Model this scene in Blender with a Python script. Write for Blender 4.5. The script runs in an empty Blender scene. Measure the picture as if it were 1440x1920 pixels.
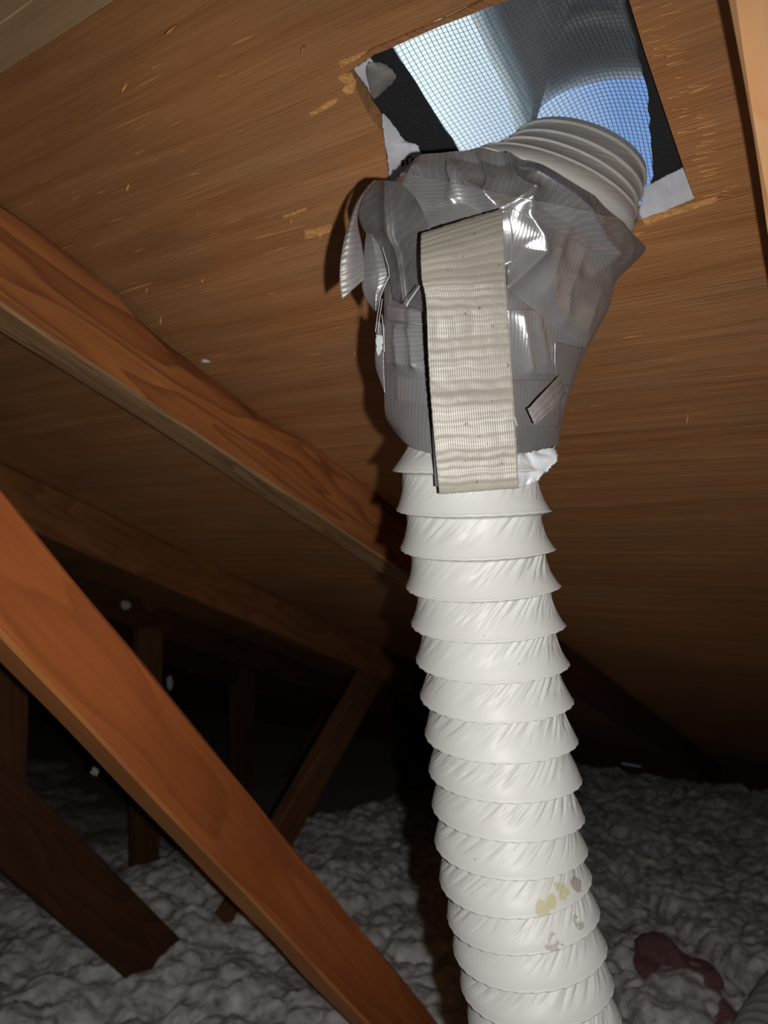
import bpy, math, random
import numpy as np
from mathutils import Vector, Matrix
from mathutils.bvhtree import BVHTree
random.seed(7)
scene = bpy.context.scene
COL = scene.collection

# ------------------------------------------------------------------ camera
F, CX, CY = 1387.0, 720.0, 960.0                # pixels, for a 1440x1920 frame
PITCH = math.atan(77 / F)
EYE = np.array([0.0, 0.0, 1.15])
cam_d = bpy.data.cameras.new('camera')
cam_d.sensor_fit = 'VERTICAL'; cam_d.sensor_height = 36.0; cam_d.lens = 36.0 * F / 1920
cam_d.clip_start = 0.01; cam_d.clip_end = 200
cam_d.dof.use_dof = True; cam_d.dof.focus_distance = 0.42; cam_d.dof.aperture_fstop = 11.0
cam = bpy.data.objects.new('camera', cam_d); COL.objects.link(cam)
cam.location = EYE; cam.rotation_euler = (math.pi / 2 + PITCH, 0, 0)
scene.camera = cam
scene.view_settings.view_transform = 'Standard'; scene.view_settings.look = 'None'
scene.view_settings.gamma = 1; scene.view_settings.use_curve_mapping = False
scene.view_settings.exposure = 0.0

# ------------------------------------------------------------------ sky outside
world = bpy.data.worlds.new('sky'); scene.world = world; world.use_nodes = True
wn, wl = world.node_tree.nodes, world.node_tree.links
wn.clear()
wo = wn.new('ShaderNodeOutputWorld'); bg = wn.new('ShaderNodeBackground')
tc = wn.new('ShaderNodeTexCoord'); sp = wn.new('ShaderNodeSeparateXYZ'); cr = wn.new('ShaderNodeValToRGB')
wl.new(tc.outputs['Generated'], sp.inputs[0]); wl.new(sp.outputs['Z'], cr.inputs[0])
cr.color_ramp.elements[0].position = 0.0; cr.color_ramp.elements[0].color = (0.25, 0.27, 0.28, 1)
cr.color_ramp.elements[1].position = 0.9; cr.color_ramp.elements[1].color = (0.12, 0.27, 0.62, 1)
e = cr.color_ramp.elements.new(0.03); e.color = (0.55, 0.68, 0.85, 1)
e = cr.color_ramp.elements.new(0.35); e.color = (0.21, 0.38, 0.74, 1)
# a bank of white cloud over the left half of the sky, clear blue to the right of it
cn = wn.new('ShaderNodeTexNoise'); cn.inputs['Scale'].default_value = 2.2; cn.inputs['Detail'].default_value = 5
wl.new(tc.outputs['Generated'], cn.inputs['Vector'])
c1 = wn.new('ShaderNodeMath'); c1.operation = 'MULTIPLY_ADD'; c1.inputs[1].default_value = -1.0; wl.new(sp.outputs['X'], c1.inputs[0])
c2 = wn.new('ShaderNodeMath'); c2.operation = 'MULTIPLY'; c2.inputs[1].default_value = 0.25; wl.new(cn.outputs[0], c2.inputs[0]); wl.new(c2.outputs[0], c1.inputs[2])
cm = wn.new('ShaderNodeMapRange'); cm.inputs[1].default_value = -0.13; cm.inputs[2].default_value = 0.06; wl.new(c1.outputs[0], cm.inputs[0])
cx_ = wn.new('ShaderNodeMix'); cx_.data_type = 'RGBA'; wl.new(cm.outputs[0], cx_.inputs[0]); wl.new(cr.outputs[0], cx_.inputs[6]); cx_.inputs[7].default_value = (0.82, 0.97, 1.0, 1)
cr = cx_
wl.new(cr.outputs[2], bg.inputs[0]); bg.inputs[1].default_value = 1.0
wl.new(bg.outputs[0], wo.inputs[0])

# ------------------------------------------------------------------ the phone's flash, just right of and below the lens
fd = bpy.data.lights.new('camera_flash', 'SPOT'); fd.energy = 16.6; fd.color = (1.0, 0.965, 0.93)
fd.spot_size = math.radians(150); fd.spot_blend = 1.0; fd.shadow_soft_size = 0.003
fd.use_nodes = True; fn = fd.node_tree.nodes; fo = fn.new('ShaderNodeLightFalloff')
fo.inputs['Strength'].default_value = 1.0; fo.inputs['Smooth'].default_value = 0.09
fd.node_tree.links.new(fo.outputs['Quadratic'], fn['Emission'].inputs['Strength'])
flash = bpy.data.objects.new('camera_flash', fd); COL.objects.link(flash)
flash.location = EYE + np.array([0.023, 0.0, -0.007])
flash.rotation_euler = (math.pi / 2 - math.radians(16), 0, math.radians(4))

# ------------------------------------------------------------------ the geometry of the view
def ray(x, y):
    a, z = (x - CX) / F, -(y - CY) / F
    c, s = math.cos(PITCH), math.sin(PITCH)
    return np.array([a, c - s * z, s + c * z])
def W(x, y, d):
    return EYE + ray(x, y) * d
U = ray(-1400, 1037); U /= np.linalg.norm(U)            # level, along the ridge, to the left
S = ray(1654, 1670); S -= U * (S @ U); S /= np.linalg.norm(S)   # down the roof slope
N = np.cross(U, S); N /= np.linalg.norm(N)              # down and away from the roof
K = N @ (ray(960, 200) * 0.45)
H = np.array([S[0], S[1], 0]); H /= np.linalg.norm(H)   # level, towards the eave
def roof_hit(x, y, drop=0.0):
    r = ray(x, y); return EYE + r * ((K + drop) / (N @ r))
def truss_hit(x, y, uu):
    r = ray(x, y); return r * (uu / (r @ U))            # relative to the eye
# roof frame: local X to the right along the ridge, Y down the slope, Z up out of the roof
ROOF = Matrix(((-U[0], S[0], -N[0], EYE[0] + K * N[0]), (-U[1], S[1], -N[1], EYE[1] + K * N[1]),
               (-U[2], S[2], -N[2], EYE[2] + K * N[2]), (0, 0, 0, 1)))
ROOF_I = ROOF.inverted()
def rl(x, y, w=0.0):                                    # a pixel to roof-frame coordinates on the plane z = w
    p = ROOF_I @ Vector(roof_hit(x, y, -w)); return (p.x, p.y)

# ------------------------------------------------------------------ noise
def _h(ix, iy, iz, seed):
    n = (ix * 374761393 + iy * 668265263 + iz * 1274126177 + seed * 974711) & 0x7fffffff
    n = ((n ^ (n >> 13)) * 1103515245) & 0x7fffffff
    n = ((n ^ (n >> 15)) * 12345677) & 0x7fffffff
    return ((n ^ (n >> 12)) & 0xffff) / 65535.0
def noise(x, y, z=0.0, seed=0, px=0):
    x, y, z = np.broadcast_arrays(np.asarray(x, float), np.asarray(y, float), np.asarray(z, float))
    x0, y0, z0 = np.floor(x).astype(np.int64), np.floor(y).astype(np.int64), np.floor(z).astype(np.int64)
    fx, fy, fz = x - x0, y - y0, z - z0
    fx, fy, fz = [t * t * (3 - 2 * t) for t in (fx, fy, fz)]
    r = 0
    for a in (0, 1):
        for b in (0, 1):
            for c in (0, 1):
                ix = x0 + a
                if px: ix = ix % px
                r = r + _h(ix, y0 + b, z0 + c, seed) * (fx if a else 1 - fx) * (fy if b else 1 - fy) * (fz if c else 1 - fz)
    return r
def fbm(x, y, z=0.0, seed=0, o=4):
    r, a, t = 0, 1.0, 0
    for i in range(o):
        r = r + a * noise(x * 2**i, y * 2**i, z * 2**i, seed + i); t += a; a *= 0.5
    return r / t
def sstep(a, b, x):
    t = np.clip((x - a) / (b - a), 0, 1); return t * t * (3 - 2 * t)
def catmull(keys, vals, t):
    keys = np.asarray(keys, float); vals = np.asarray(vals, float); t = np.asarray(t, float)
    m = np.gradient(vals, keys, axis=0)
    i = np.clip(np.searchsorted(keys, t, side='right') - 1, 0, len(keys) - 2)
    h = keys[i + 1] - keys[i]; s = (t - keys[i]) / h
    s = s.reshape(s.shape + (1,) * (vals.ndim - 1)); h = h.reshape(s.shape)
    return ((2*s**3 - 3*s**2 + 1) * vals[i] + (s**3 - 2*s**2 + s) * h * m[i]
            + (-2*s**3 + 3*s**2) * vals[i + 1] + (s**3 - s**2) * h * m[i + 1])

# ------------------------------------------------------------------ object helpers
def obj(name, verts, faces, mat, parent=None, matrix=None, smooth=False, uv=None):
    me = bpy.data.meshes.new(name)
    me.from_pydata([tuple(float(q) for q in v) for v in verts], [], [[int(i) for i in f_] for f_ in faces])
    if smooth: me.polygons.foreach_set('use_smooth', [True] * len(me.polygons))
    if uv is not None:
        l = me.uv_layers.new(name='uv'); vi = np.zeros(len(me.loops), dtype=np.int32)
        me.loops.foreach_get('vertex_index', vi)
        l.data.foreach_set('uv', np.asarray(uv, dtype=np.float32)[vi].ravel())
    me.materials.append(mat); me.update()
    o = bpy.data.objects.new(name, me); COL.objects.link(o)
    if matrix is not None: o.matrix_world = matrix
    if parent is not None:
        o.parent = parent
        o.matrix_parent_inverse = parent_inv(parent)
    return o
def parent_inv(p):
    m = p.matrix_basis.copy()
    q = p.parent
    while q is not None:
        m = q.matrix_basis @ q.matrix_parent_inverse @ m if False else m
        q = None
    return m.inverted() if p.parent is None else WM[p.name].inverted()
WM = {}
def grid_faces(nr, nc, wrap=False, off=0, flip=False):
    i = np.arange(nr - 1)[:, None]; j = np.arange(nc if wrap else nc - 1)[None, :]
    a = i * nc + j; b = i * nc + (j + 1) % nc; c = (i + 1) * nc + (j + 1) % nc; d = (i + 1) * nc + j
    q = np.stack(np.broadcast_arrays(a, b, c, d), -1).reshape(-1, 4) + off
    if flip: q = q[:, ::-1]
    return q.tolist()
def thing(name, label, cat, loc, group=None, kind=None):
    o = bpy.data.objects.new(name, None); COL.objects.link(o)
    o.location = loc; o.empty_display_size = 0.05
    if label: o['label'] = label
    if cat: o['category'] = cat
    if group: o['group'] = group
    if kind: o['kind'] = kind
    return o
def tag(o, label, cat, group=None, kind=None):
    o['label'] = label; o['category'] = cat
    if group: o['group'] = group
    if kind: o['kind'] = kind
    return o

# ------------------------------------------------------------------ materials
def mat_new(name):
    m = bpy.data.materials.new(name); m.use_nodes = True
    nt = m.node_tree; b = nt.nodes['Principled BSDF']
    return m, nt, nt.nodes, nt.links, b
def ramp(nodes, links, src, stops):
    r = nodes.new('ShaderNodeValToRGB'); els = r.color_ramp.elements
    els[0].position, els[0].color = stops[0][0], (*stops[0][1], 1)
    els[1].position, els[1].color = stops[-1][0], (*stops[-1][1], 1)
    for p, c in stops[1:-1]:
        q = els.new(p); q.color = (*c, 1)
    links.new(src, r.inputs[0]); return r
def ntex(nodes, links, vec, scale, detail=4, rough=0.6, dist=0.0):
    t = nodes.new('ShaderNodeTexNoise'); t.inputs['Scale'].default_value = scale
    t.inputs['Detail'].default_value = detail; t.inputs['Roughness'].default_value = rough
    t.inputs['Distortion'].default_value = dist
    links.new(vec, t.inputs['Vector']); return t
def mapping(nodes, links, scale, loc=(0, 0, 0), out='Object'):
    tcn = nodes.new('ShaderNodeTexCoord'); mp = nodes.new('ShaderNodeMapping')
    mp.inputs['Scale'].default_value = scale; mp.inputs['Location'].default_value = loc
    links.new(tcn.outputs[out], mp.inputs[0]); return mp.outputs[0]
def mix(nodes, links, a, b, fac, mode='MIX'):
    m = nodes.new('ShaderNodeMix'); m.data_type = 'RGBA'; m.blend_type = mode
    for sock, v in ((m.inputs[0], fac), (m.inputs[6], a), (m.inputs[7], b)):
        if hasattr(v, 'links'): links.new(v, sock)
        elif isinstance(v, tuple): sock.default_value = (*v, 1)
        else: sock.default_value = v
    return m.outputs[2]
def bump(nodes, links, h, strength, dist, bsdf, prev=None):
    b = nodes.new('ShaderNodeBump'); b.inputs['Strength'].default_value = strength
    b.inputs['Distance'].default_value = dist; links.new(h, b.inputs['Height'])
    if prev: links.new(prev.outputs[0], b.inputs['Normal'])
    links.new(b.outputs[0], bsdf.inputs['Normal']); return b

def lumber_mat(name, dark, mid, light, scale=1.0, seed=0.0):
    """sawn softwood: cathedral grain along local X"""
    m, nt, n, l, b = mat_new(name)
    v = mapping(n, l, (1.6 * scale, 11 * scale, 13 * scale), (seed, seed * 2, seed * 3))
    big = ntex(n, l, v, 1.0, 2, 0.5, 0.3)
    mul = n.new('ShaderNodeMath'); mul.operation = 'MULTIPLY'; mul.inputs[1].default_value = 9.0
    l.new(big.outputs[0], mul.inputs[0])
    fr = n.new('ShaderNodeMath'); fr.operation = 'FRACT'; l.new(mul.outputs[0], fr.inputs[0])
    ring = ramp(n, l, fr.outputs[0], [(0, light), (0.55, mid), (0.9, dark), (1.0, light)])
    v2 = mapping(n, l, (6, 160, 160), (seed, 0, 0))
    fine = ntex(n, l, v2, 1.0, 5, 0.7)
    c2 = ramp(n, l, fine.outputs[0], [(0.25, dark), (0.75, light)])
    c = mix(n, l, ring.outputs[0], c2.outputs[0], 0.45)
    v3 = mapping(n, l, (3, 7, 7), (0, seed, 0))
    bl = ntex(n, l, v3, 1.0, 5, 0.6)
    r3 = ramp(n, l, bl.outputs[0], [(0.3, (0.62, 0.60, 0.58)), (0.6, (1, 1, 1))])
    c = mix(n, l, c, r3.outputs[0], 0.8, 'MULTIPLY')
    l.new(c, b.inputs['Base Color']); b.inputs['Roughness'].default_value = 0.75
    b.inputs['Specular IOR Level'].default_value = 0.25
    bp = bump(n, l, fine.outputs[0], 0.35, 0.0012, b)
    bump(n, l, fr.outputs[0], 0.16, 0.0012, b, bp)
    return m

def plywood_mat(name, dark, mid, light, stain=0.5, seed=0.0, blotch=(0.11, 0.085, 0.06)):
    """old sheathing: grain and checks along local X, blotches of damp"""
    m, nt, n, l, b = mat_new(name)
    v = mapping(n, l, (3.2, 55, 20), (seed, seed, 0))
    g1 = ntex(n, l, v, 1.0, 6, 0.62, 0.5)
    v2 = mapping(n, l, (14, 420, 60), (seed, seed, 0))
    g2 = ntex(n, l, v2, 1.0, 3, 0.6, 0.2)
    c1 = ramp(n, l, g1.outputs[0], [(0.2, dark), (0.48, mid), (0.8, light)])
    c2 = ramp(n, l, g2.outputs[0], [(0.3, dark), (0.62, mid), (0.78, light)])
    c = mix(n, l, c1.outputs[0], c2.outputs[0], 0.3)
    v3 = mapping(n, l, (5, 9, 5), (seed * 3, 0, 0))
    bl = ntex(n, l, v3, 1.0, 6, 0.65, 0.3)
    r3 = ramp(n, l, bl.outputs[0], [(0.46, (0, 0, 0)), (0.68, (1, 1, 1))])
    f = n.new('ShaderNodeMath'); f.operation = 'MULTIPLY'; f.inputs[1].default_value = stain
    l.new(r3.outputs[0], f.inputs[0])
    c = mix(n, l, c, blotch, f.outputs[0])
    v4 = mapping(n, l, (1.3, 2.0, 2), (seed, 5, 0))
    lo = ntex(n, l, v4, 1.0, 3, 0.5)
    r4 = ramp(n, l, lo.outputs[0], [(0.3, (0.64, 0.60, 0.50)), (0.62, (1.1, 1.05, 1.0))])
    c = mix(n, l, c, r4.outputs[0], 0.8, 'MULTIPLY')
    # thin pale lifted fibres
    v5 = mapping(n, l, (11, 230, 40), (seed + 3, 1, 0))
    fb = ntex(n, l, v5, 1.0, 2, 0.5, 0.4)
    r5 = ramp(n, l, fb.outputs[0], [(0.69, (0, 0, 0)), (0.76, (1, 1, 1))])
    ff = n.new('ShaderNodeMath'); ff.operation = 'MULTIPLY'; ff.inputs[1].default_value = 0.55
    l.new(r5.outputs[0], ff.inputs[0])
    c = mix(n, l, c, tuple(min(1, x * 1.5) for x in light), ff.outputs[0])
    l.new(c, b.inputs['Base Color']); b.inputs['Roughness'].default_value = 0.7
    b.inputs['Specular IOR Level'].default_value = 0.3
    bp = bump(n, l, g1.outputs[0], 0.5, 0.004, b)
    bump(n, l, g2.outputs[0], 0.6, 0.0018, b, bp)
    return m

def plain_mat(name, color, rough=0.6, metal=0.0, bscale=0, bdist=0.001, bstr=0.5, var=0.0, spec=0.5):
    m, nt, n, l, b = mat_new(name)
    b.inputs['Base Color'].default_value = (*color, 1); b.inputs['Roughness'].default_value = rough
    b.inputs['Metallic'].default_value = metal; b.inputs['Specular IOR Level'].default_value = spec
    if bscale:
        v = mapping(n, l, (1, 1, 1))
        t = ntex(n, l, v, bscale, 6, 0.65, 0.3)
        bump(n, l, t.outputs[0], bstr, bdist, b)
        if var:
            r = ramp(n, l, t.outputs[0], [(0.25, tuple(c * (1 - var) for c in color)), (0.75, tuple(min(1, c * (1 + var)) for c in color))])
            l.new(r.outputs[0], b.inputs['Base Color'])
    return m

def tape_mat(name, color, metal, rough, rib=0.0028, ribstr=0.16, cross=0.0009, crossstr=0.1, spots=None, var=0.12, adhesive=0.0):
    """cloth tape: ribs across local UV v, fine weave along u (UV in metres)"""
    m, nt, n, l, b = mat_new(name)
    uvn = n.new('ShaderNodeTexCoord'); s = n.new('ShaderNodeSeparateXYZ'); l.new(uvn.outputs['UV'], s.inputs[0])
    dn = ntex(n, l, uvn.outputs['UV'], 60, 2, 0.5)
    def wave(sock, period, wob):
        a = n.new('ShaderNodeMath'); a.operation = 'MULTIPLY_ADD'; a.inputs[1].default_value = wob
        l.new(dn.outputs[0], a.inputs[0]); l.new(sock, a.inputs[2])
        k = n.new('ShaderNodeMath'); k.operation = 'MULTIPLY'; k.inputs[1].default_value = 2 * math.pi / period
        l.new(a.outputs[0], k.inputs[0])
        w = n.new('ShaderNodeMath'); w.operation = 'SINE'; l.new(k.outputs[0], w.inputs[0]); return w
    w1 = wave(s.outputs[1], rib, 0.004); w2 = wave(s.outputs[0], cross, 0.0006)
    big = ntex(n, l, uvn.outputs['UV'], 25, 5, 0.6, 0.5)
    r = ramp(n, l, big.outputs[0], [(0.3, tuple(c * (1 - var) for c in color)), (0.7, tuple(min(1, c * (1 + var)) for c in color))])
    c = r.outputs[0]
    m1 = n.new('ShaderNodeMapRange'); m1.inputs[1].default_value = 0.55; m1.inputs[2].default_value = 1.0
    l.new(w1.outputs[0], m1.inputs[0])
    k1 = n.new('ShaderNodeMath'); k1.operation = 'MULTIPLY'; l.new(m1.outputs[0], k1.inputs[0])
    bn = ntex(n, l, uvn.outputs['UV'], 120, 3, 0.6); l.new(bn.outputs[0], k1.inputs[1])
    k2 = n.new('ShaderNodeMath'); k2.operation = 'MULTIPLY'; k2.inputs[1].default_value = 0.55; l.new(k1.outputs[0], k2.inputs[0])
    c = mix(n, l, c, tuple(min(1, x * 1.7) for x in color), k2.outputs[0])
    if spots:
        vo = ntex(n, l, uvn.outputs['UV'], 330, 2, 0.5)
        rs = ramp(n, l, vo.outputs[0], [(0.70, (0, 0, 0)), (0.72, (1, 1, 1))])
        c = mix(n, l, c, spots, rs.outputs[0])
    if adhesive:
        vo = ntex(n, l, uvn.outputs['UV'], 420, 4, 0.7)
        rs = ramp(n, l, vo.outputs[0], [(0.66, (0, 0, 0)), (0.70, (1, 1, 1))])
        f = n.new('ShaderNodeMath'); f.operation = 'MULTIPLY'; f.inputs[1].default_value = adhesive
        l.new(rs.outputs[0], f.inputs[0]); c = mix(n, l, c, (0.4, 0.4, 0.4), f.outputs[0])
    l.new(c, b.inputs['Base Color'])
    b.inputs['Metallic'].default_value = metal; b.inputs['Roughness'].default_value = rough
    bp = bump(n, l, w1.outputs[0], ribstr, 0.00022, b)
    bp = bump(n, l, w2.outputs[0], crossstr, 0.0001, b, bp)
    bump(n, l, big.outputs[0], 0.25, 0.002, b, bp)
    return m

M = {}
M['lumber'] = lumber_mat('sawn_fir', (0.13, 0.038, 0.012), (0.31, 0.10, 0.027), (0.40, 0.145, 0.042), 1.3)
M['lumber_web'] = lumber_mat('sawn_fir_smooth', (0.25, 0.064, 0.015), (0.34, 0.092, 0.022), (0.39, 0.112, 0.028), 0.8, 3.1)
M['lumber_dim'] = lumber_mat('sawn_fir_half_shade', (0.12, 0.045, 0.016), (0.18, 0.07, 0.022), (0.24, 0.10, 0.035), 1, 7.7)  # half shade on the second truss is put into this colour
M['lumber_far'] = lumber_mat('sawn_fir_far_shade', (0.10, 0.042, 0.016), (0.15, 0.065, 0.026), (0.19, 0.09, 0.038), 1, 5.2)  # fir dimmed in the colour itself for the far, barely lit members
M['lumber_edge'] = lumber_mat('lit_tan_narrow_face', (0.13, 0.07, 0.03), (0.28, 0.155, 0.07), (0.42, 0.25, 0.125), 2.0, 1.4)  # tan narrow face, colour lightened for the light the underside catches
M['lumber_edge2'] = lumber_mat('lit_smooth_narrow_face', (0.36, 0.13, 0.035), (0.43, 0.165, 0.045), (0.48, 0.19, 0.055), 0.7, 1.9)  # brace's underside, painted lighter than its side as if better lit
M['lumber_near'] = lumber_mat('sawn_fir_flash_lit', (0.92, 0.44, 0.18), (0.98, 0.53, 0.25), (1.0, 0.60, 0.31), 1.0, 6.3)  # flash glare on the nearest timber, painted in as a very light colour
M['lumber_dark'] = lumber_mat('sawn_fir_deep_shade', (0.05, 0.018, 0.006), (0.07, 0.026, 0.009), (0.10, 0.04, 0.013), 1, 2.2)  # deep shade painted into the wood of dark and distant members
M['ply'] = plywood_mat('aged_plywood', (0.235, 0.10, 0.034), (0.365, 0.168, 0.064), (0.50, 0.27, 0.125), 0.45, 1.0, (0.26, 0.18, 0.105))
M['ply_pale'] = plywood_mat('pale_weathered_plywood', (0.28, 0.17, 0.085), (0.44, 0.29, 0.155), (0.58, 0.42, 0.25), 0.7, 4.0, (0.42, 0.31, 0.19))
M['fresh'] = plain_mat('torn_fresh_wood', (0.66, 0.33, 0.11), 0.7, 0, 260, 0.002, 0.9, 0.45)
M['ply_edge'] = plain_mat('cut_plywood_edge', (0.38, 0.19, 0.07), 0.75, 0, 320, 0.002, 0.9, 0.4)
M['felt'] = plain_mat('black_roofing_felt', (0.012, 0.013, 0.015), 0.75, 0, 500, 0.0012, 1.0, 0.5)
M['galv'] = plain_mat('galvanised_steel', (0.5, 0.54, 0.58), 0.34, 0.85, 40, 0.002, 0.15, 0.12)
M['wire'] = plain_mat('galvanised_wire', (0.28, 0.30, 0.33), 0.45, 0.7)
M['paper'] = plain_mat('white_paper_facing', (0.47, 0.48, 0.52), 0.6, 0, 90, 0.002, 0.5, 0.08)
M['mastic'] = plain_mat('grey_mastic', (0.20, 0.19, 0.18), 0.55, 0, 60, 0.003, 0.6, 0.2)
M['ink'] = plain_mat('printed_ink', (0.02, 0.025, 0.03), 0.6)
M['vinyl_scrap'] = plain_mat('white_vinyl_scrap', (0.42, 0.44, 0.46), 0.35, 0, 70, 0.002, 0.4)
M['tape'] = tape_mat('silver_cloth_tape', (0.37, 0.37, 0.38), 0.62, 0.27, 0.0027, 0.10)
M['tape2'] = tape_mat('silver_cloth_tape_dull', (0.21, 0.207, 0.212), 0.45, 0.33, 0.0027, 0.10)
M['tape3'] = tape_mat('silver_tape_adhesive_side', (0.155, 0.155, 0.16), 0.35, 0.40, 0.005, 0.08, adhesive=0.7)
M['tape_l'] = tape_mat('silver_tape_light', (0.22, 0.205, 0.20), 0.2, 0.45, 0.003, 0.6)
M['tape_b'] = tape_mat('beige_tape_underside', (0.212, 0.200, 0.168), 0.0, 0.42, 0.0042, 0.35, 0.0011, 0.3, spots=(0.10, 0.05, 0.035), var=0.1)
M['nail'] = plain_mat('dull_nail_steel', (0.30, 0.22, 0.15), 0.4, 0.7)
M['tuft'] = plain_mat('loose_white_wool', (0.55, 0.55, 0.54), 0.95, 0, 300, 0.004, 1.0, 0.3)
M['pink'] = plain_mat('pink_wool', (0.30, 0.165, 0.165), 0.95, 0, 120, 0.006, 1.0, 0.4)
M['board'] = plain_mat('gypsum_board', (0.3, 0.28, 0.25), 0.9, 0, 20, 0.001, 0.3, 0.1)

def vinyl_mat():
    m, nt, n, l, b = mat_new('white_vinyl_film')
    v = mapping(n, l, (1, 1, 1))
    t = ntex(n, l, v, 18, 4, 0.5)
    r = ramp(n, l, t.outputs[0], [(0.3, (0.372, 0.366, 0.352)), (0.7, (0.415, 0.412, 0.402))])
    c = r.outputs[0]
    sp_ = ntex(n, l, v, 430, 2, 0.5)
    rs = ramp(n, l, sp_.outputs[0], [(0.765, (0, 0, 0)), (0.78, (1, 1, 1))])
    c = mix(n, l, c, (0.14, 0.12, 0.10), rs.outputs[0])
    def patch(center, rad, col, lo, hi, sc, strength=1.0):
        nonlocal c
        sub = n.new('ShaderNodeVectorMath'); sub.operation = 'DISTANCE'
        l.new(v, sub.inputs[0]); sub.inputs[1].default_value = tuple(center)
        mr = n.new('ShaderNodeMapRange'); mr.inputs[1].default_value = rad; mr.inputs[2].default_value = rad * 0.35
        l.new(sub.outputs['Value'], mr.inputs[0])
        nn = ntex(n, l, v, sc, 4, 0.6, 0.4)
        mm = n.new('ShaderNodeMath'); mm.operation = 'MULTIPLY'; l.new(mr.outputs[0], mm.inputs[0]); l.new(nn.outputs[0], mm.inputs[1])
        rr = ramp(n, l, mm.outputs[0], [(lo, (0, 0, 0)), (hi, (strength,) * 3)])
        c = mix(n, l, c, col, rr.outputs[0])
    patch(W(1060, 1672, 0.380), 0.008, (0.33, 0.31, 0.20), 0.30, 0.34, 160)
    patch(W(1022, 1702, 0.371), 0.010, (0.33, 0.31, 0.20), 0.30, 0.34, 120)
    patch(W(1040, 1690, 0.374), 0.009, (0.33, 0.31, 0.20), 0.30, 0.34, 120)
    patch(W(1052, 1663, 0.378), 0.009, (0.33, 0.31, 0.20), 0.30, 0.34, 120)
    patch(W(1078, 1658, 0.39), 0.008, (0.24, 0.21, 0.19), 0.33, 0.38, 200)
    patch(W(968, 1752, 0.372), 0.010, (0.23, 0.21, 0.185), 0.46, 0.49, 260, 0.9)
    patch(W(1083, 1730, 0.385), 0.008, (0.23, 0.21, 0.185), 0.42, 0.45, 260, 0.8)
    patch(W(1040, 1770, 0.375), 0.012, (0.25, 0.23, 0.21), 0.5, 0.53, 230, 0.8)
    l.new(c, b.inputs['Base Color']); b.inputs['Roughness'].default_value = 0.46
    b.inputs['Specular IOR Level'].default_value = 0.22
    bump(n, l, t.outputs[0], 0.1, 0.001, b)
    return m
M['vinyl'] = vinyl_mat()

def wool_mat():
    m, nt, n, l, b = mat_new('blown_insulation')
    v = mapping(n, l, (1, 1, 1))
    t = ntex(n, l, v, 30, 8, 0.62, 0.6); t2 = ntex(n, l, v, 9, 5, 0.65)
    r = ramp(n, l, t.outputs[0], [(0.36, (0.42, 0.42, 0.42)), (0.5, (0.78, 0.78, 0.80)), (0.64, (1.0, 1.0, 1.0))])
    r2 = ramp(n, l, t2.outputs[0], [(0.35, (0.70, 0.71, 0.69)), (0.6, (1, 1, 1))])
    c = mix(n, l, r.outputs[0], r2.outputs[0], 0.9, 'MULTIPLY')
    l.new(c, b.inputs['Base Color']); b.inputs['Roughness'].default_value = 1.0
    b.inputs['Specular IOR Level'].default_value = 0.1
    bump(n, l, t.outputs[0], 0.7, 0.012, b)
    return m
M['wool'] = wool_mat()

# ------------------------------------------------------------------ the attic shell
FLOOR_Z = 0.0
def slope_of(z):                                        # roof-frame y where the roof plane has world height z
    return ((z - EYE[2]) - K * N[2]) / S[2]
Y_RIDGE, Y_EAVE = -1.75, slope_of(EYE[2] - 1.0)
X_L, X_R = -6.0, 3.2
HOLE = [rl(657, 133), rl(720, 90), rl(790, 52), rl(892, 4), rl(1000, -38), rl(1152, -92), rl(1178, -4), rl(1208, 95), rl(1240, 190),
        rl(1272, 285), rl(1303, 377), rl(1250, 393), rl(1195, 412), rl(1080, 452), rl(900, 520), rl(800, 440), rl(729, 330), rl(719, 253), rl(690, 213), rl(665, 160)]
ceiling = thing('ceiling', None, None, (0, 0, EYE[2] + 0.42), kind='structure')
WM['ceiling'] = Matrix.Translation((0, 0, EYE[2] + 0.42))
def sheet(name, x0, x1, y0, y1, mat, hole=None, t=0.0125, matrix=ROOF, label=None, dz=0.0, gap=0.0005):
    import bmesh
    bm = bmesh.new()
    def loop(pts):
        vs = [bm.verts.new((p[0], p[1], dz)) for p in pts]
        return [bm.edges.new((vs[i], vs[(i + 1) % len(vs)])) for i in range(len(vs))]
    g = gap
    out = [(x0 + g, y0 + g), (x1 - g, y0 + g), (x1 - g, y1 - g), (x0 + g, y1 - g)]
    es = loop(out)
    if hole: es += loop(hole)
    bmesh.ops.triangle_fill(bm, use_beauty=True, use_dissolve=False, edges=es)
    fs = list(bm.faces)
    for f_ in fs:
        if f_.normal.z > 0: f_.normal_flip()
    r = bmesh.ops.extrude_face_region(bm, geom=fs)
    for v in r['geom']:
        if isinstance(v, bmesh.types.BMVert): v.co.z += t
    bmesh.ops.recalc_face_normals(bm, faces=bm.faces)
    me = bpy.data.meshes.new(name); me.materials.append(mat); me.materials.append(M['ply_edge'])
    for f_ in bm.faces:
        if abs(f_.normal.z) < 0.5: f_.material_index = 1
    bm.to_mesh(me); bm.free()
    o = bpy.data.objects.new(name, me); COL.objects.link(o); o.matrix_world = matrix
    o.parent = ceiling; o.matrix_parent_inverse = WM['ceiling'].inverted()
    if label: o['label'] = label
    return o
SEAM_A, SEAM_B = rl(110, 67)[1], rl(1395, 1037)[1]
rows = [(Y_RIDGE, SEAM_A - 0.61 * 1.0), (SEAM_A - 0.61, SEAM_A), (SEAM_A, SEAM_B), (SEAM_B, SEAM_B + 1.22), (SEAM_B + 1.22, Y_EAVE)]
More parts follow.
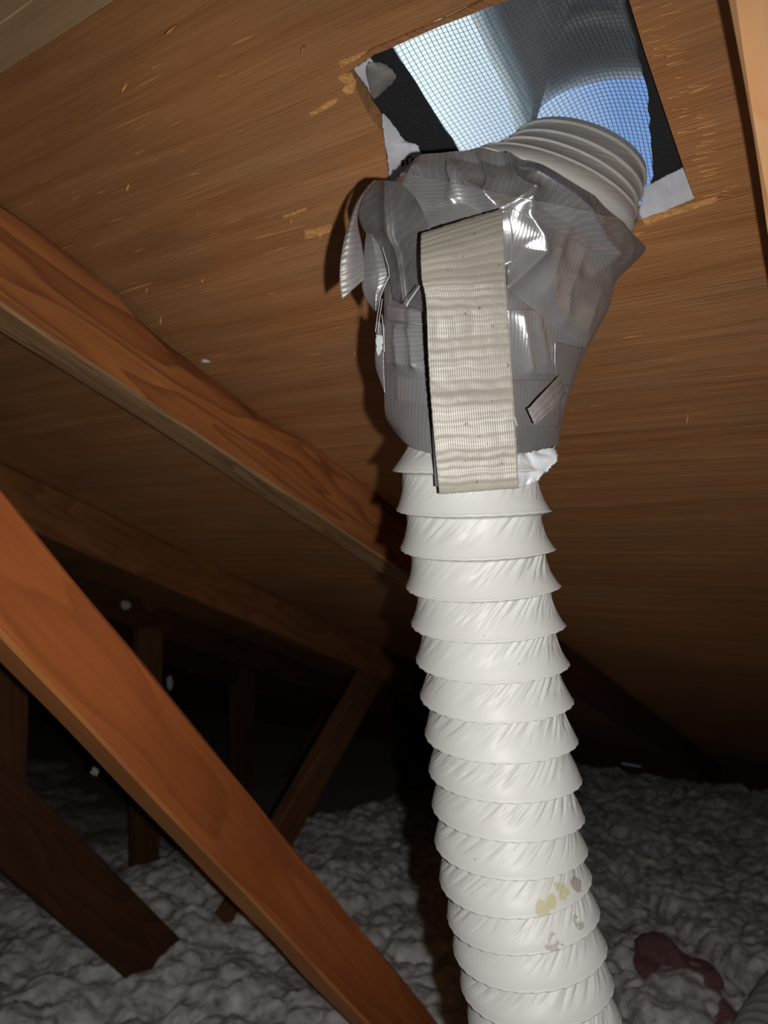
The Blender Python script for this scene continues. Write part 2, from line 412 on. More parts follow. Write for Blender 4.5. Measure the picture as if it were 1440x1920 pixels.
for k_, (a, b_) in enumerate(rows):
    if b_ <= a: continue
    cuts = [X_L, -3.05, -0.62 if k_ % 2 else -1.25, 1.82 if k_ % 2 else 1.19, X_R] if k_ != 2 else [X_L, -3.6, -1.23, 1.21, X_R]
    for i in range(4):
        h_ = HOLE if (k_ == 2 and i == 2) else None
        sheet('plywood_sheet', cuts[i], cuts[i + 1], a, b_, M['ply_pale'] if k_ == 1 else M['ply'], h_, dz=-0.0022 if k_ == 1 else 0.0,
              label='paler, mottled sheathing sheet overlapping the seam' if (k_ == 1 and i == 1) else None)
# the other slope of the roof, behind the photographer
ridge = np.array((ROOF @ Vector((0, Y_RIDGE, 0)))[:])
S2 = np.array([-H[0], -H[1], S[2] / math.hypot(S[0], S[1])]); S2 /= np.linalg.norm(S2)
N2 = np.cross(-U, -S2) * 1.0
if N2[2] < 0: N2 = -N2
R2 = Matrix(((-U[0], -S2[0], N2[0], ridge[0]), (-U[1], -S2[1], N2[1], ridge[1]), (-U[2], -S2[2], N2[2], ridge[2]), (0, 0, 0, 1)))
LEN2 = (ridge[2] - FLOOR_Z + 0.05) / -S2[2]
for i in range(3):
    sheet('plywood_sheet', -6.0 + i * 3.07, -6.0 + (i + 1) * 3.07, -LEN2, 0.0, M['ply'], None, matrix=R2, gap=-0.002)

def world_from_uhz(x, h, z):                            # x right along the ridge, h towards the eave, z up, from the eye's foot
    p = -U * x + H * h; return (EYE[0] + p[0], EYE[1] + p[1], z)
eave = np.array((ROOF @ Vector((0, Y_EAVE, 0)))[:]); H_E = float((eave - EYE) @ H)
H_R = float((ridge - EYE) @ H); H_B = H_R - LEN2 * math.hypot(S2[0], S2[1])
def prism(name, ring, vec, mat, kind='structure', parent=None, label=None):
    a = [np.array(p) for p in ring]; b = [p + np.array(vec) for p in a]; k = len(a)
    fs = [list(range(k)), list(range(2 * k - 1, k - 1, -1))] + [[i, i + k, (i + 1) % k + k, (i + 1) % k] for i in range(k)]
    o = obj(name, a + b, fs, mat, parent)
    if kind: o['kind'] = kind
    return o
prism('floor', [world_from_uhz(X_L - .1, H_B - .1, -0.02), world_from_uhz(X_R + .1, H_B - .1, -0.02), world_from_uhz(X_R + .1, H_E + .3, -0.02), world_from_uhz(X_L - .1, H_E + .3, -0.02)], (0, 0, 0.02), M['board'])
for nm, xx, dx in (('wall_left', X_L, -0.02), ('wall_right', X_R, 0.02)):
    prism(nm, [world_from_uhz(xx, H_B - .05, 0), world_from_uhz(xx, H_E, 0), world_from_uhz(xx, H_E, eave[2] + 0.01), world_from_uhz(xx, H_R, ridge[2] + 0.01)], tuple(-U * dx), M['ply'])
# eave wall with two ventilation slots that let the daylight in
sl = [(1164, 1201, 1431, 1439), (1262, 1290, 1443, 1448)]
def eave_pt(x, y):
    r = ray(x, y); t = (H_E) / (r @ H); p = r * t
    return (-float(p @ U), float(p[2] + EYE[2]))
xs = [X_L]; holes = []
for a, b_, c, d in sl:
    x0, z1 = eave_pt(a, c); x1, z0 = eave_pt(b_, d); holes.append((x0, x1, z0, z1))
segs = []
zt = eave[2] + 0.012
cur = X_L
for (x0, x1, z0, z1) in holes:
    z1 = min(z1, zt - 0.004)
    segs += [(cur, x0, 0, zt), (x0, x1, 0, z0), (x0, x1, z1, zt)]; cur = x1
segs.append((cur, X_R, 0, zt))
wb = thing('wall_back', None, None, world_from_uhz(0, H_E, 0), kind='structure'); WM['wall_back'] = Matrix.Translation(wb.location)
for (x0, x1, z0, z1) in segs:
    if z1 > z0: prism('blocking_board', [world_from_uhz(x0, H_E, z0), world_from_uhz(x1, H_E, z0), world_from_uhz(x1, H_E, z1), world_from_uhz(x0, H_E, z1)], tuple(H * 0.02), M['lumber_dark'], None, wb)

# ------------------------------------------------------------------ blown insulation over the attic floor
def ins_height(x, h):
    base = 0.315 - 0.205 * sstep(1.6, 3.3, h) - 0.22 * sstep(1.55, 2.1, -x) * sstep(0.9, 1.6, h)
    big = (fbm(x * 2.1, h * 2.1, 0, 3, 3) - 0.5) * 0.11
    bil = 1 - np.abs(2 * noise(x * 9, h * 9, 0, 11) - 1)
    bil2 = 1 - np.abs(2 * noise(x * 19 + 3, h * 19, 0, 12) - 1)
    bil3 = 1 - np.abs(2 * noise(x * 40 + 3, h * 40, 0, 13) - 1)
    fine = fbm(x * 60, h * 60, 0, 21, 3) - 0.5
    return base + big - 0.026 * bil**2 - 0.015 * bil2**2 - 0.005 * bil3**2 + 0.018 * fine
def groove(x, h, z):
    g = [((1215, 1620), (1375, 1805), 0.05), ((1375, 1805), (1470, 1870), 0.08), ((1150, 1560), (1215, 1620), 0.03)]
    for (a, b_, dep) in g:
        pa, pb = [ray(*q) * ((EYE[2] - 0.31) / -ray(*q)[2]) for q in (a, b_)]
        A = np.array([-pa @ U, pa @ H]); B = np.array([-pb @ U, pb @ H]); AB = B - A
        t = np.clip(((x - A[0]) * AB[0] + (h - A[1]) * AB[1]) / (AB @ AB), 0, 1)
        d = np.hypot(x - A[0] - t * AB[0], h - A[1] - t * AB[1])
        z = z - dep * np.exp(-(d / 0.022)**2)
    return z
def patch_grid(x0, x1, nx, h0, h1, nh, hole=None):
    X, Hh = np.meshgrid(np.linspace(x0, x1, nx), np.linspace(h0, h1, nh))
    Z = groove(X, Hh, ins_height(X, Hh))
    P = EYE[None, None, :] * np.array([1, 1, 0]) + (-U)[None, None, :] * X[..., None] + H[None, None, :] * Hh[..., None]
    P[..., 2] = Z
    return P.reshape(-1, 3)
v1 = patch_grid(-2.4, 1.9, 640, 0.35, H_E - 0.005, 440); f1 = grid_faces(440, 640)
v2 = patch_grid(-5.98, -2.4, 90, 0.35, H_E - 0.005, 80); f2 = grid_faces(80, 90, off=len(v1))
v3 = patch_grid(1.9, 3.18, 30, 0.35, H_E - 0.005, 80); f3 = grid_faces(80, 30, off=len(v1) + len(v2))
v4 = patch_grid(-5.98, 3.18, 150, -2.0, 0.35, 50); f4 = grid_faces(50, 150, off=len(v1) + len(v2) + len(v3))
ins = obj('loose_insulation', np.concatenate([v1, v2, v3, v4]), f1 + f2 + f3 + f4, M['wool'], smooth=True)
tag(ins, 'grey white loose fill insulation heaped over the attic floor', 'insulation', kind='stuff')

# ------------------------------------------------------------------ roof trusses
def beam(name, parent, uu, p0, p1, mat, depth=0.089, thick=0.038, wob=0.0012, seed=0, wane=0.0, label=None, side=1, edge_mat=None):
    """p0, p1: (h, z) of the upper edge in the truss plane; the face towards -x*side stands at u = uu"""
    p0, p1 = np.array(p0, float), np.array(p1, float); L = np.linalg.norm(p1 - p0); d = (p1 - p0) / L
    X3 = H * d[0] + np.array([0, 0, d[1]]); Y3 = U * side
    Z3 = np.cross(X3, Y3)
    up = 1.0 if Z3[2] > 0 else -1.0
    O3 = EYE + U * uu + H * p0[0] + np.array([0, 0, p0[1]])
    if up < 0: Y3 = -Y3; Z3 = np.cross(X3, Y3); O3 = O3 - Y3 * thick
    nx, prof = max(8, int(L / 0.02)), []
    e = 0.003
    for (y, z) in ((e, 0), (thick / 2, 0), (thick - e, 0), (thick, -e), (thick, -depth / 3), (thick, -2 * depth / 3), (thick, -depth + e), (thick - e, -depth),
                   (thick / 2, -depth), (e, -depth), (0, -depth + e), (0, -2 * depth / 3), (0, -depth / 3), (0, -e)):
        prof.append((y, z))
    prof = np.array(prof); k = len(prof); xs_ = np.linspace(0, L, nx)
    X_ = np.repeat(xs_[:, None], k, 1); Y_ = np.repeat(prof[None, :, 0], nx, 0).copy(); Z_ = np.repeat(prof[None, :, 1], nx, 0).copy()
    jj = np.arange(k)[None, :] * np.ones((nx, 1))
    Y_ += (noise(X_ * 9, jj * 0.7, 0, seed) - 0.5) * wob * 2; Z_ += (noise(X_ * 9, jj * 0.7, 5, seed + 9) - 0.5) * wob * 2
    if wane:
        w = wane * sstep(0.3, 0.7, noise(X_ * 5, 0, 0, seed + 3) * 0.75 + 0.25 * noise(X_ * 23, 0, 0, seed + 4))
        for j in (13, 0):
            Z_[:, j] -= w[:, j] * (1.0 if j == 13 else 0.3); Y_[:, j] += (w[:, j] * (0.1 if j == 13 else 0.7)) if up > 0 else 0
    verts = np.stack([X_, Y_, Z_], -1).reshape(-1, 3)
    fs = grid_faces(nx, k, True, flip=True) + [list(range(k)), list(range((nx - 1) * k, nx * k))[::-1]]
    mt = Matrix(((X3[0], Y3[0], Z3[0], O3[0]), (X3[1], Y3[1], Z3[1], O3[1]), (X3[2], Y3[2], Z3[2], O3[2]), (0, 0, 0, 1)))
    o = obj(name, verts, fs, mat, parent, mt)
    if edge_mat:
        o.data.materials.append(edge_mat); mi = np.zeros(len(o.data.polygons), dtype=np.int32)
        jf = np.arange((nx - 1) * k) % k; mi[:(nx - 1) * k][(jf >= 6) & (jf <= 9)] = 1
        o.data.polygons.foreach_set('material_index', mi)
    if label: o['label'] = label
    return o
def roof_hz(y_loc, drop=0.0):
    p = S * y_loc + N * (K + drop); return np.array([p @ H, p[2]])
def px_hz(x, y, uu):
    p = truss_hit(x, y, uu); return np.array([p @ H, p[2]])
def extend(a, b, z_a, z_b):
    """stretch the line a-b so that it runs from height z_a to height z_b (eye-relative)"""
    d = b - a; return a + d * ((z_a - a[1]) / d[1]), a + d * ((z_b - a[1]) / d[1])
def truss(uu, label, mat, side=1, wane=0.0, cat='roof truss', seed=0, edge=None, depth=0.089, thick=0.038, split=None):
    t = thing('roof_truss', label, cat, world_from_uhz(-uu, 1.0, 0.2), group='timber roof trusses')
    WM[t.name] = Matrix.Translation(t.location)
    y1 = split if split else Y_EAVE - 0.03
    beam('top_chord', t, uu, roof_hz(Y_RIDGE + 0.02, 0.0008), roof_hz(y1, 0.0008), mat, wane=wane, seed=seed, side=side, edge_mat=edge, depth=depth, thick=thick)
    if split: beam('top_chord', t, uu + 0.002, roof_hz(y1 + 0.001, 0.0008), roof_hz(Y_EAVE - 0.03, 0.0008), M['lumber_dark'], seed=seed + 1, side=side, depth=depth, thick=thick, label='lower length of the top chord, shade painted into its wood')  # added splice: the chord past the duct is drawn apart in shade-dark wood
    return t
ZF = -EYE[2] + 0.02
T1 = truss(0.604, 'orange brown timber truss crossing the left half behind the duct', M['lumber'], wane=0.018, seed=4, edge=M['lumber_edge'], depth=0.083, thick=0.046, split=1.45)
a, b_ = extend(px_hz(0, 915, 0.604), px_hz(820, 1915, 0.604), 0.30, ZF)
beam('web_brace', T1, 0.6035, a, b_, M['lumber_web'], seed=8, edge_mat=M['lumber_edge2'], depth=0.080, thick=0.049, label='smooth orange diagonal brace')
T0 = truss(0.0395, 'bright orange truss timber at the top right edge, nearest the lens', M['lumber_near'], side=-1, seed=14)
U2 = 1.262
T2 = truss(U2, 'second timber truss, in half shade beyond the nearest left one', M['lumber_dim'], seed=24)
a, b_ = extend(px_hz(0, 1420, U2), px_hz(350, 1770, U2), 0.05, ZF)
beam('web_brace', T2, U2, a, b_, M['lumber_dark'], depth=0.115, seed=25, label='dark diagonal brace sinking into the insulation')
a, b_ = extend(px_hz(688, 1262, U2), px_hz(410, 1745, U2), -0.33, ZF)
beam('web_brace', T2, U2 + 0.002, a, b_, M['lumber_far'], depth=0.089, seed=26)
pa = px_hz(58, 1300, U2); 
beam('post', T2, U2 + 0.004, (pa[0], 0.02), (pa[0] + 0.0001, px_hz(58, 1560, U2)[1]), M['lumber_dark'], seed=27)
U3 = 1.90
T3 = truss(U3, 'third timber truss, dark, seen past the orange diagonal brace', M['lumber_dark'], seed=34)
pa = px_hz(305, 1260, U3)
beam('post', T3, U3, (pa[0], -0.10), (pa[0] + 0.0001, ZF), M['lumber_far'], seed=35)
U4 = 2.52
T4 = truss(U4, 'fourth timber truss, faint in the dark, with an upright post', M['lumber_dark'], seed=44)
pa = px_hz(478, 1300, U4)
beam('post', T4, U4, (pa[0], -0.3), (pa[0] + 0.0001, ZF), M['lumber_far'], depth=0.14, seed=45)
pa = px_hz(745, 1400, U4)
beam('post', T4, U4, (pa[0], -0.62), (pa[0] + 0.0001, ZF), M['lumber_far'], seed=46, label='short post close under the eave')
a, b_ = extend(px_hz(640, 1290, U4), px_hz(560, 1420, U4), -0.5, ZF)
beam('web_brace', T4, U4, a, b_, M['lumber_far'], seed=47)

# ------------------------------------------------------------------ vinyl duct
RD = 0.0418
# wire crossings measured at the front: centre x, centre y; the axis hangs almost straight down
ck = [(-2, 872, 812), (-1, 879, 885), (0, 887, 957), (1, 895, 1029), (2, 904, 1098), (3, 913.5, 1168), (4, 922, 1238), (5, 930, 1307), (6, 938, 1378), (7, 945, 1448),
      (8, 950.5, 1517), (9, 956, 1582), (10, 965, 1645), (11, 979, 1706), (12, 991.5, 1770), (13, 1005, 1835), (14, 1018, 1900), (15, 1031, 1965), (16, 1044, 2030), (17, 1056, 2098), (18, 1068, 2168)]
def depth_k(k): return 0.415 - 0.013 * (1 - sstep(-3, 8, np.asarray(k, float)))
frames = []
for k_, x, y in ck:
    frames.append([k_, W(x, y, float(depth_k(k_)))])
ks = np.array([f_[0] for f_ in frames], float); cs = np.array([f_[1] for f_ in frames])
# the lower run as (t, centre, A toward the right, B toward the front)
def lower_frame(t):
    c = catmull(ks, cs, t)
    tan = catmull(ks, cs, np.asarray(t) + 0.3) - catmull(ks, cs, np.asarray(t) - 0.3)
    tan /= np.linalg.norm(tan, axis=-1, keepdims=True)
    A = np.array([1.0, 0, 0]) - tan * tan[..., :1]; A /= np.linalg.norm(A, axis=-1, keepdims=True)
    B = np.cross(A, tan); 
    B *= np.sign(-B[..., 1:2])
    return c, A * RD, B * RD
keys = []
for t in np.arange(-1.6, 18.01, 0.4):
    c, A, B = lower_frame(np.array([t])); keys.append((t, c[0], A[0], B[0]))
def ring_px(L, R, dl, dr, sag, front):
    """ring through pixels L and R at depths dl, dr; its front arc rises by sag pixels and stands `front` metres nearer"""
    l3, r3 = W(*L, dl), W(*R, dr); c = (l3 + r3) / 2; A = (r3 - l3) / 2
    mx, my = (L[0] + R[0]) / 2, (L[1] + R[1]) / 2; dm = (dl + dr) / 2
    dx, dy = R[0] - L[0], R[1] - L[1]; q = math.hypot(dx, dy); nx_, ny_ = dy / q, -dx / q
    tip = W(mx + nx_ * sag, my + ny_ * sag, dm - front)
    return c, A, tip - c
top_keys = [(-9.0, *ring_px((966, 256), (1214, 338), 0.478, 0.488, 72, 0.030)),
            (-8.2, *ring_px((952, 268), (1206, 362), 0.468, 0.482, 66, 0.034)),
            (-7.4, *ring_px((935, 277), (1198, 385), 0.458, 0.476, 62, 0.036)),
            (-6.6, *ring_px((912, 288), (1192, 405), 0.446, 0.470, 60, 0.038)),
            (-5.8, *ring_px((858, 300), (1192, 432), 0.430, 0.462, 60, 0.040)),
            (-4.9, *ring_px((830, 350), (1150, 500), 0.430, 0.455, 30, 0.030)),
            (-3.6, *ring_px((790, 450), (1090, 560), 0.415, 0.435, 10, 0.035)),
            (-2.6, *ring_px((755, 640), (1040, 690), 0.402, 0.415, -8, 0.042))]
allk = top_keys + keys
KT = np.array([a[0] for a in allk]); KC = np.array([a[1] for a in allk]); KA = np.array([a[2] for a in allk]); KB = np.array([a[3] for a in allk])
# even out: wires are one unit of t apart below; above, four ridges lie between t = -9 and -5.8 (0.8 apart)
def phase_of(t):
    return np.interp(t, [-9.0, -5.8, -1.6, 18.0], [-11.4 + 0.0, -7.4, -1.6, 18.0])
NT, NA = 620, 420
tt = np.concatenate([np.linspace(-9.0, -5.0, 110), np.linspace(-4.96, -1.8, 50), np.linspace(-1.78, 17.5, NT)])
th = np.linspace(0, 2 * np.pi, NA, endpoint=False)
T_, TH = np.meshgrid(tt, th, indexing='ij')
C_ = catmull(KT, KC, tt)[:, None, :]; A_ = catmull(KT, KA, tt)[:, None, :]; B_ = catmull(KT, KB, tt)[:, None, :]
ph = phase_of(T_)
hel = np.where(ph < -6.0, 0.0, np.clip((ph + 6.0) / 4.0, 0, 1))
ph = ph + hel * (((TH + np.pi / 2) % (2 * np.pi)) - np.pi) / (2 * np.pi)   # front (90 deg) keeps its phase
bay = np.floor(ph); p = ph - bay
lowmask = sstep(-4, -2, T_)
depth = (0.128 + 0.03 * sstep(1.5, 8.0, T_)) * lowmask + 0.036 * (1 - lowmask)
rnd = sstep(1.5, 8.0, T_)
g = ((1 - p**2.4) * (1 - rnd) + (1 - p)**1.25 * rnd * 1.15) * np.where(lowmask > 0.5, sstep(0.0, 0.085, p), sstep(0.0, 0.05, p))
bead = np.exp(-((np.minimum(p, 1 - p)) / 0.022)**2)
NW = 54
thn = TH / (2 * np.pi)
sx = thn * NW - p * 5.2 + bay * 3.3
cre = noise(sx, bay * 7.13, p * 0.6, 5, px=NW)
cre2 = noise(sx * 2 + 5.5, bay * 3.7, p * 1.2, 6, px=2 * NW)
fade = 0.18 + 0.95 * sstep(0.3, 0.65, noise(thn * 9 + bay * 0.37, bay, 0, 15, px=9) * 0.6 + 0.4 * (0.5 + 0.5 * np.cos(TH - 0.9)))
win = sstep(0.02, 0.12, p) * (1 - sstep(0.35, 0.8, p))
wr = ((1 - np.abs(2 * cre - 1))**3 * 0.028 + (1 - np.abs(2 * cre2 - 1))**3 * 0.011) * win * fade
wr = wr + 0.006 * (noise(thn * 14, ph * 2.2, 0, 31, px=14) - 0.5)
rad = 1 - depth * g - wr * (0.4 + 0.6 * lowmask) + bead * np.where(lowmask > 0.5, 0.014, 0.004)
rad += (noise(thn * 5, bay * 0.9 + p, 0, 77, px=5) - 0.5) * 0.014
rad *= 1 - 0.26 * sstep(-5.75, -5.1, T_) * (1 - sstep(-2.4, -1.15, T_))
# shallow seams on the bunched upper run
P_ = C_ + (A_ * np.cos(TH)[..., None] + B_ * np.sin(TH)[..., None]) * rad[..., None]
duct = thing('vent_duct', 'white ribbed flexible vinyl duct hanging from the roof opening', 'duct', W(1056, 2098, 0.41))
WM[duct.name] = Matrix.Translation(duct.location)
obj('duct_film', P_.reshape(-1, 3), grid_faces(len(tt), NA, True), M['vinyl'], duct, smooth=True)
# torn vinyl collar sticking out below the tape on the right
def catm_sheet(name, rows_, mat, parent=None, nu=24, nv=40, crump=0.0, cfreq=60, seed=0, thick=0.0005, bulge=0.0, conform=None, lift=0.001, uvrot=0.0, label=None, jag=0.0, curl=None):
    """rows_: [(xL, yL, xR, yR, depthL, depthR)] top to bottom, a piece of real sheet at those depths"""
    R_ = np.array(rows_, float); kk = np.linspace(0, 1, len(R_)); v = np.linspace(0, 1, nv); u = np.linspace(0, 1, nu)
    row = catmull(kk, R_, v) if len(R_) > 2 else R_[0] + (R_[1] - R_[0]) * v[:, None]
    pts = np.zeros((nv, nu, 3)); uv = np.zeros((nv, nu, 2))
    for i in range(nv):
        for j in range(nu):
            x = row[i, 0] + (row[i, 2] - row[i, 0]) * u[j]; y = row[i, 1] + (row[i, 3] - row[i, 1]) * u[j]
            if jag and (j in (0, nu - 1) or i in (0, nv - 1)):
                x += random.uniform(-jag, jag); y += random.uniform(-jag, jag)
            d = None
            if conform is not None:
                r = ray(x, y); hit = conform.ray_cast(Vector(EYE), Vector(r).normalized(), 2.0)
                if hit[0] is not None: d = (hit[3] / np.linalg.norm(r)) - lift
                else: d = np.nan
            else: d = row[i, 4] + (row[i, 5] - row[i, 4]) * u[j]
            pts[i, j] = (x, y, d)
    if conform is not None:
        D = pts[..., 2]
        for i in range(nv):                              # fill misses from the row's neighbours
            ok = ~np.isnan(D[i])
            if ok.any(): D[i] = np.interp(np.arange(nu), np.arange(nu)[ok], D[i][ok])
        for i in range(nv):
            if np.isnan(D[i]).any(): D[i] = D[i - 1] if i and not np.isnan(D[i - 1]).any() else 0.4
    if bulge: pts[..., 2] -= bulge * np.sin(np.pi * u)[None, :]
    if curl is not None: pts[..., 2] += curl(u[None, :], v[:, None])
    P3 = np.array([[W(*pts[i, j]) for j in range(nu)] for i in range(nv)])
    if crump:
        q = P3 * cfreq
        n1 = 1 - np.abs(2 * noise(q[..., 0], q[..., 1], q[..., 2], seed) - 1)
        n2 = 1 - np.abs(2 * noise(q[..., 0] * 2.3, q[..., 1] * 2.3, q[..., 2] * 2.3, seed + 1) - 1)
        P3[..., 1] += crump * (n1 - 0.5 + 0.4 * (n2 - 0.5))
    du = np.linalg.norm(np.diff(P3, axis=1), axis=-1).mean(); dv = np.linalg.norm(np.diff(P3, axis=0), axis=-1).mean()
    uu_, vv_ = np.meshgrid(np.arange(nu) * du, np.arange(nv) * dv)
    ca, sa = math.cos(uvrot), math.sin(uvrot)
    uv[..., 0] = ca * uu_ - sa * vv_ + seed * 0.37; uv[..., 1] = sa * uu_ + ca * vv_ + seed * 0.11
    back = P3 + (P3 - EYE) / np.linalg.norm(P3 - EYE, axis=-1, keepdims=True) * thick
    n0 = nu * nv
    fs = grid_faces(nv, nu) + grid_faces(nv, nu, off=n0, flip=True)
    edge = [j for j in range(nu)] + [i * nu + nu - 1 for i in range(1, nv)] + [(nv - 1) * nu + j for j in range(nu - 2, -1, -1)] + [i * nu for i in range(nv - 2, 0, -1)]
    fs += [[edge[(i + 1) % len(edge)], edge[i], edge[i] + n0, edge[(i + 1) % len(edge)] + n0] for i in range(len(edge))]
    vs = np.concatenate([P3.reshape(-1, 3), back.reshape(-1, 3)])
    uvs = np.concatenate([uv.reshape(-1, 2)] * 2)
    o = obj(name, vs, fs, mat, parent, smooth=True, uv=uvs)
    if label: o['label'] = label
    return o
catm_sheet('torn_collar', [(975, 850, 1040, 838, 0.368, 0.385), (972, 870, 1047, 860, 0.366, 0.38), (968, 890, 1030, 880, 0.366, 0.376), (960, 918, 1004, 904, 0.367, 0.374)],
           M['vinyl_scrap'], duct, 26, 26, crump=0.006, cfreq=70, seed=3, thick=0.0008, jag=2, label='crumpled bluish white torn end of film')

# ------------------------------------------------------------------ tape bound round the elbow
wrap_rows = [  # pixel path of the front of each turn, depth at its left and right end, how far the front stands nearer
    ([(742, 338), (790, 299), (860, 287), (925, 284), (960, 297), (1040, 332), (1130, 386), (1180, 432), (1211, 462)], 0.414, 0.446, 0.060),
    ([(732, 365), (790, 340), (860, 326), (930, 325), (1020, 358), (1110, 412), (1165, 448), (1207, 474)], 0.414, 0.444, 0.066),
    ([(723, 430), (790, 412), (870, 402), (950, 405), (1030, 435), (1100, 470), (1182, 500)], 0.414, 0.441, 0.066),
    ([(720, 500), (800, 495), (880, 490), (960, 492), (1030, 503), (1100, 518), (1154, 530)], 0.412, 0.436, 0.061),
    ([(720, 572), (800, 580), (890, 582), (960, 580), (1040, 580), (1142, 576)], 0.409, 0.430, 0.056),
    ([(719, 640), (800, 650), (890, 656), (960, 656), (1040, 652), (1104, 648)], 0.407, 0.424, 0.055),
    ([(720, 712), (800, 725), (890, 732), (970, 730), (1030, 724), (1074, 718)], 0.406, 0.416, 0.053),
    ([(722, 775), (790, 800), (890, 812), (970, 808), (1030, 792), (1056, 780)], 0.405, 0.411, 0.056),
    ([(737, 806), (765, 834), (815, 852), (890, 862), (970, 859), (1015, 846), (1046, 838)], 0.405, 0.409, 0.060)]
NF, NB, NV0 = 300, 80, 220
uf = np.linspace(0, 1, NF)
rowpts = []
for path, dl, dr, fr_ in wrap_rows:
    path = np.array(path, float); al = np.concatenate([[0], np.cumsum(np.hypot(*np.diff(path, axis=0).T))]); al /= al[-1]
    q_ = catmull(al, path, uf)
    tip = fr_ * np.clip(np.sin(np.pi * (0.03 + 0.94 * uf)), 0, 1)**0.62 - fr_ * math.sin(math.pi * 0.03)**0.62
    d_ = dl + (dr - dl) * uf - tip
    fp = np.array([W(x, y, d) for (x, y), d in zip(q_, d_)])
    ub = np.linspace(1, 0, NB + 2)[1:-1]
    xb = path[0] + (path[-1] - path[0]) * ub[:, None]; db = dl + (dr - dl) * ub + 0.045 * np.sin(np.pi * ub)**0.7
    bp_ = np.array([W(x, y, d) for (x, y), d in zip(xb, db)])
    rowpts.append(np.concatenate([fp, bp_]))
vv = np.linspace(0, 1, NV0); rowpts = np.array(rowpts)
Pw = catmull(np.linspace(0, 1, len(wrap_rows)), rowpts, vv)
Cw = Pw.mean(axis=1)[:, None]
NAW = NF + NB
def project(P):
    d = P - EYE; c, s = math.cos(PITCH), math.sin(PITCH)
    dep = c * d[..., 1] + s * d[..., 2]; z = -s * d[..., 1] + c * d[..., 2]
    return CX + F * d[..., 0] / dep, CY - F * z / dep
PX, PY = project(Pw)
ridges = [  # folds and creases of the tape: pixel polyline, width px, height m
    ([(1000, 335), (1050, 372), (1100, 425), (1134, 468)], 15, 0.0125),
    ([(1134, 468), (1142, 520), (1128, 580), (1098, 640)], 16, 0.004),
    ([(993, 372), (985, 410), (1000, 445), (1003, 475), (975, 510), (948, 540)], 13, 0.0085),
    ([(945, 398), (990, 372)], 10, 0.006),
    ([(800, 318), (776, 350), (772, 385)], 12, 0.0110),
    ([(862, 315), (880, 345), (915, 365), (930, 385)], 11, 0.006),
    ([(990, 380), (1060, 415), (1125, 462)], 8, -0.006),
    ([(1060, 420), (1030, 480), (1015, 540)], 14, 0.0035),
    ([(1090, 455), (1060, 530), (1050, 600)], 13, 0.003),
    ([(850, 298), (950, 310), (1030, 350)], 15, -0.004),
    ([(810, 395), (860, 378), (905, 398)], 18, -0.004),
    ([(1000, 600), (1020, 680)], 12, 0.003), ([(850, 300), (856, 340), (848, 375)], 9, 0.006), ([(905, 296), (922, 340), (918, 375)], 8, 0.006),
    ([(960, 300), (968, 340), (990, 372)], 8, 0.007), ([(760, 380), (752, 440), (756, 500)], 10, 0.005), ([(1120, 545), (1092, 620)], 8, 0.004), ([(975, 590), (990, 690)], 7, 0.003),
    ([(750, 618), (754, 680)], 8, 0.006), ([(780, 618), (786, 685)], 7, 0.006), ([(778, 580), (782, 605)], 7, 0.004)]
disp = np.zeros(PX.shape)
for poly, wd, hg in ridges:
    wd *= 1.7; hg *= 0.95
    dmin = np.full(PX.shape, 1e9)
    for (x0, y0), (x1, y1) in zip(poly[:-1], poly[1:]):
        dx, dy = x1 - x0, y1 - y0
        t = np.clip(((PX - x0) * dx + (PY - y0) * dy) / (dx * dx + dy * dy), 0, 1)
        dmin = np.minimum(dmin, np.hypot(PX - x0 - t * dx, PY - y0 - t * dy))
    disp += hg * (np.exp(-(dmin / wd)) * 1.15 - 0.15 * np.exp(-(dmin / (wd * 2))**2))
upm = sstep(0.62, 0.25, vv)[:, None] if False else (1 - sstep(0.3, 0.65, vv))[:, None]
q = Pw * 38
n1 = 1 - np.abs(2 * noise(q[..., 0], q[..., 1], q[..., 2], 41) - 1)
n2 = 1 - np.abs(2 * noise(q[..., 0] * 2.2, q[..., 1] * 2.2, q[..., 2] * 2.2, 42) - 1)
disp += (n1 - 0.5) * (0.0010 + 0.0042 * upm) + (n2 - 0.5) * (0.0003 + 0.0008 * upm)
frontness = np.concatenate([np.sin(np.pi * uf)**0.35, np.zeros(NB)])[None, :]
outv = (Pw - Cw); outv /= np.linalg.norm(outv, axis=-1, keepdims=True)
Pw = Pw + outv * (disp * frontness)[..., None]
wrap = thing('duct_tape_wrap', 'crumpled silver duct tape bound round the elbow of the white duct', 'duct tape', W(880, 830, 0.40))
WM[wrap.name] = Matrix.Translation(wrap.location)
arc = np.cumsum(np.concatenate([[0], np.linalg.norm(np.diff(Pw[:, 150], axis=0), axis=-1)]))
uvw = np.stack(np.broadcast_arrays(arc[:, None], (np.arange(NAW) * 0.135 / NF)[None, :]), -1).reshape(-1, 2)
inner = Pw - outv * 0.0012
NWV = Pw.shape[0] * Pw.shape[1]
fw_ = grid_faces(NV0, NAW, True) + grid_faces(NV0, NAW, True, off=NWV, flip=True)
for base in (0, (NV0 - 1) * NAW):
    fw_ += [[base + j, base + (j + 1) % NAW, NWV + base + (j + 1) % NAW, NWV + base + j] for j in range(NAW)]
body = obj('tape_layer', np.concatenate([Pw.reshape(-1, 3), inner.reshape(-1, 3)]), fw_, M['tape2'], wrap, smooth=True, uv=np.concatenate([uvw, uvw]))
bvh = BVHTree.FromPolygons([Vector(v) for v in Pw.reshape(-1, 3)], grid_faces(NV0, NAW, True))
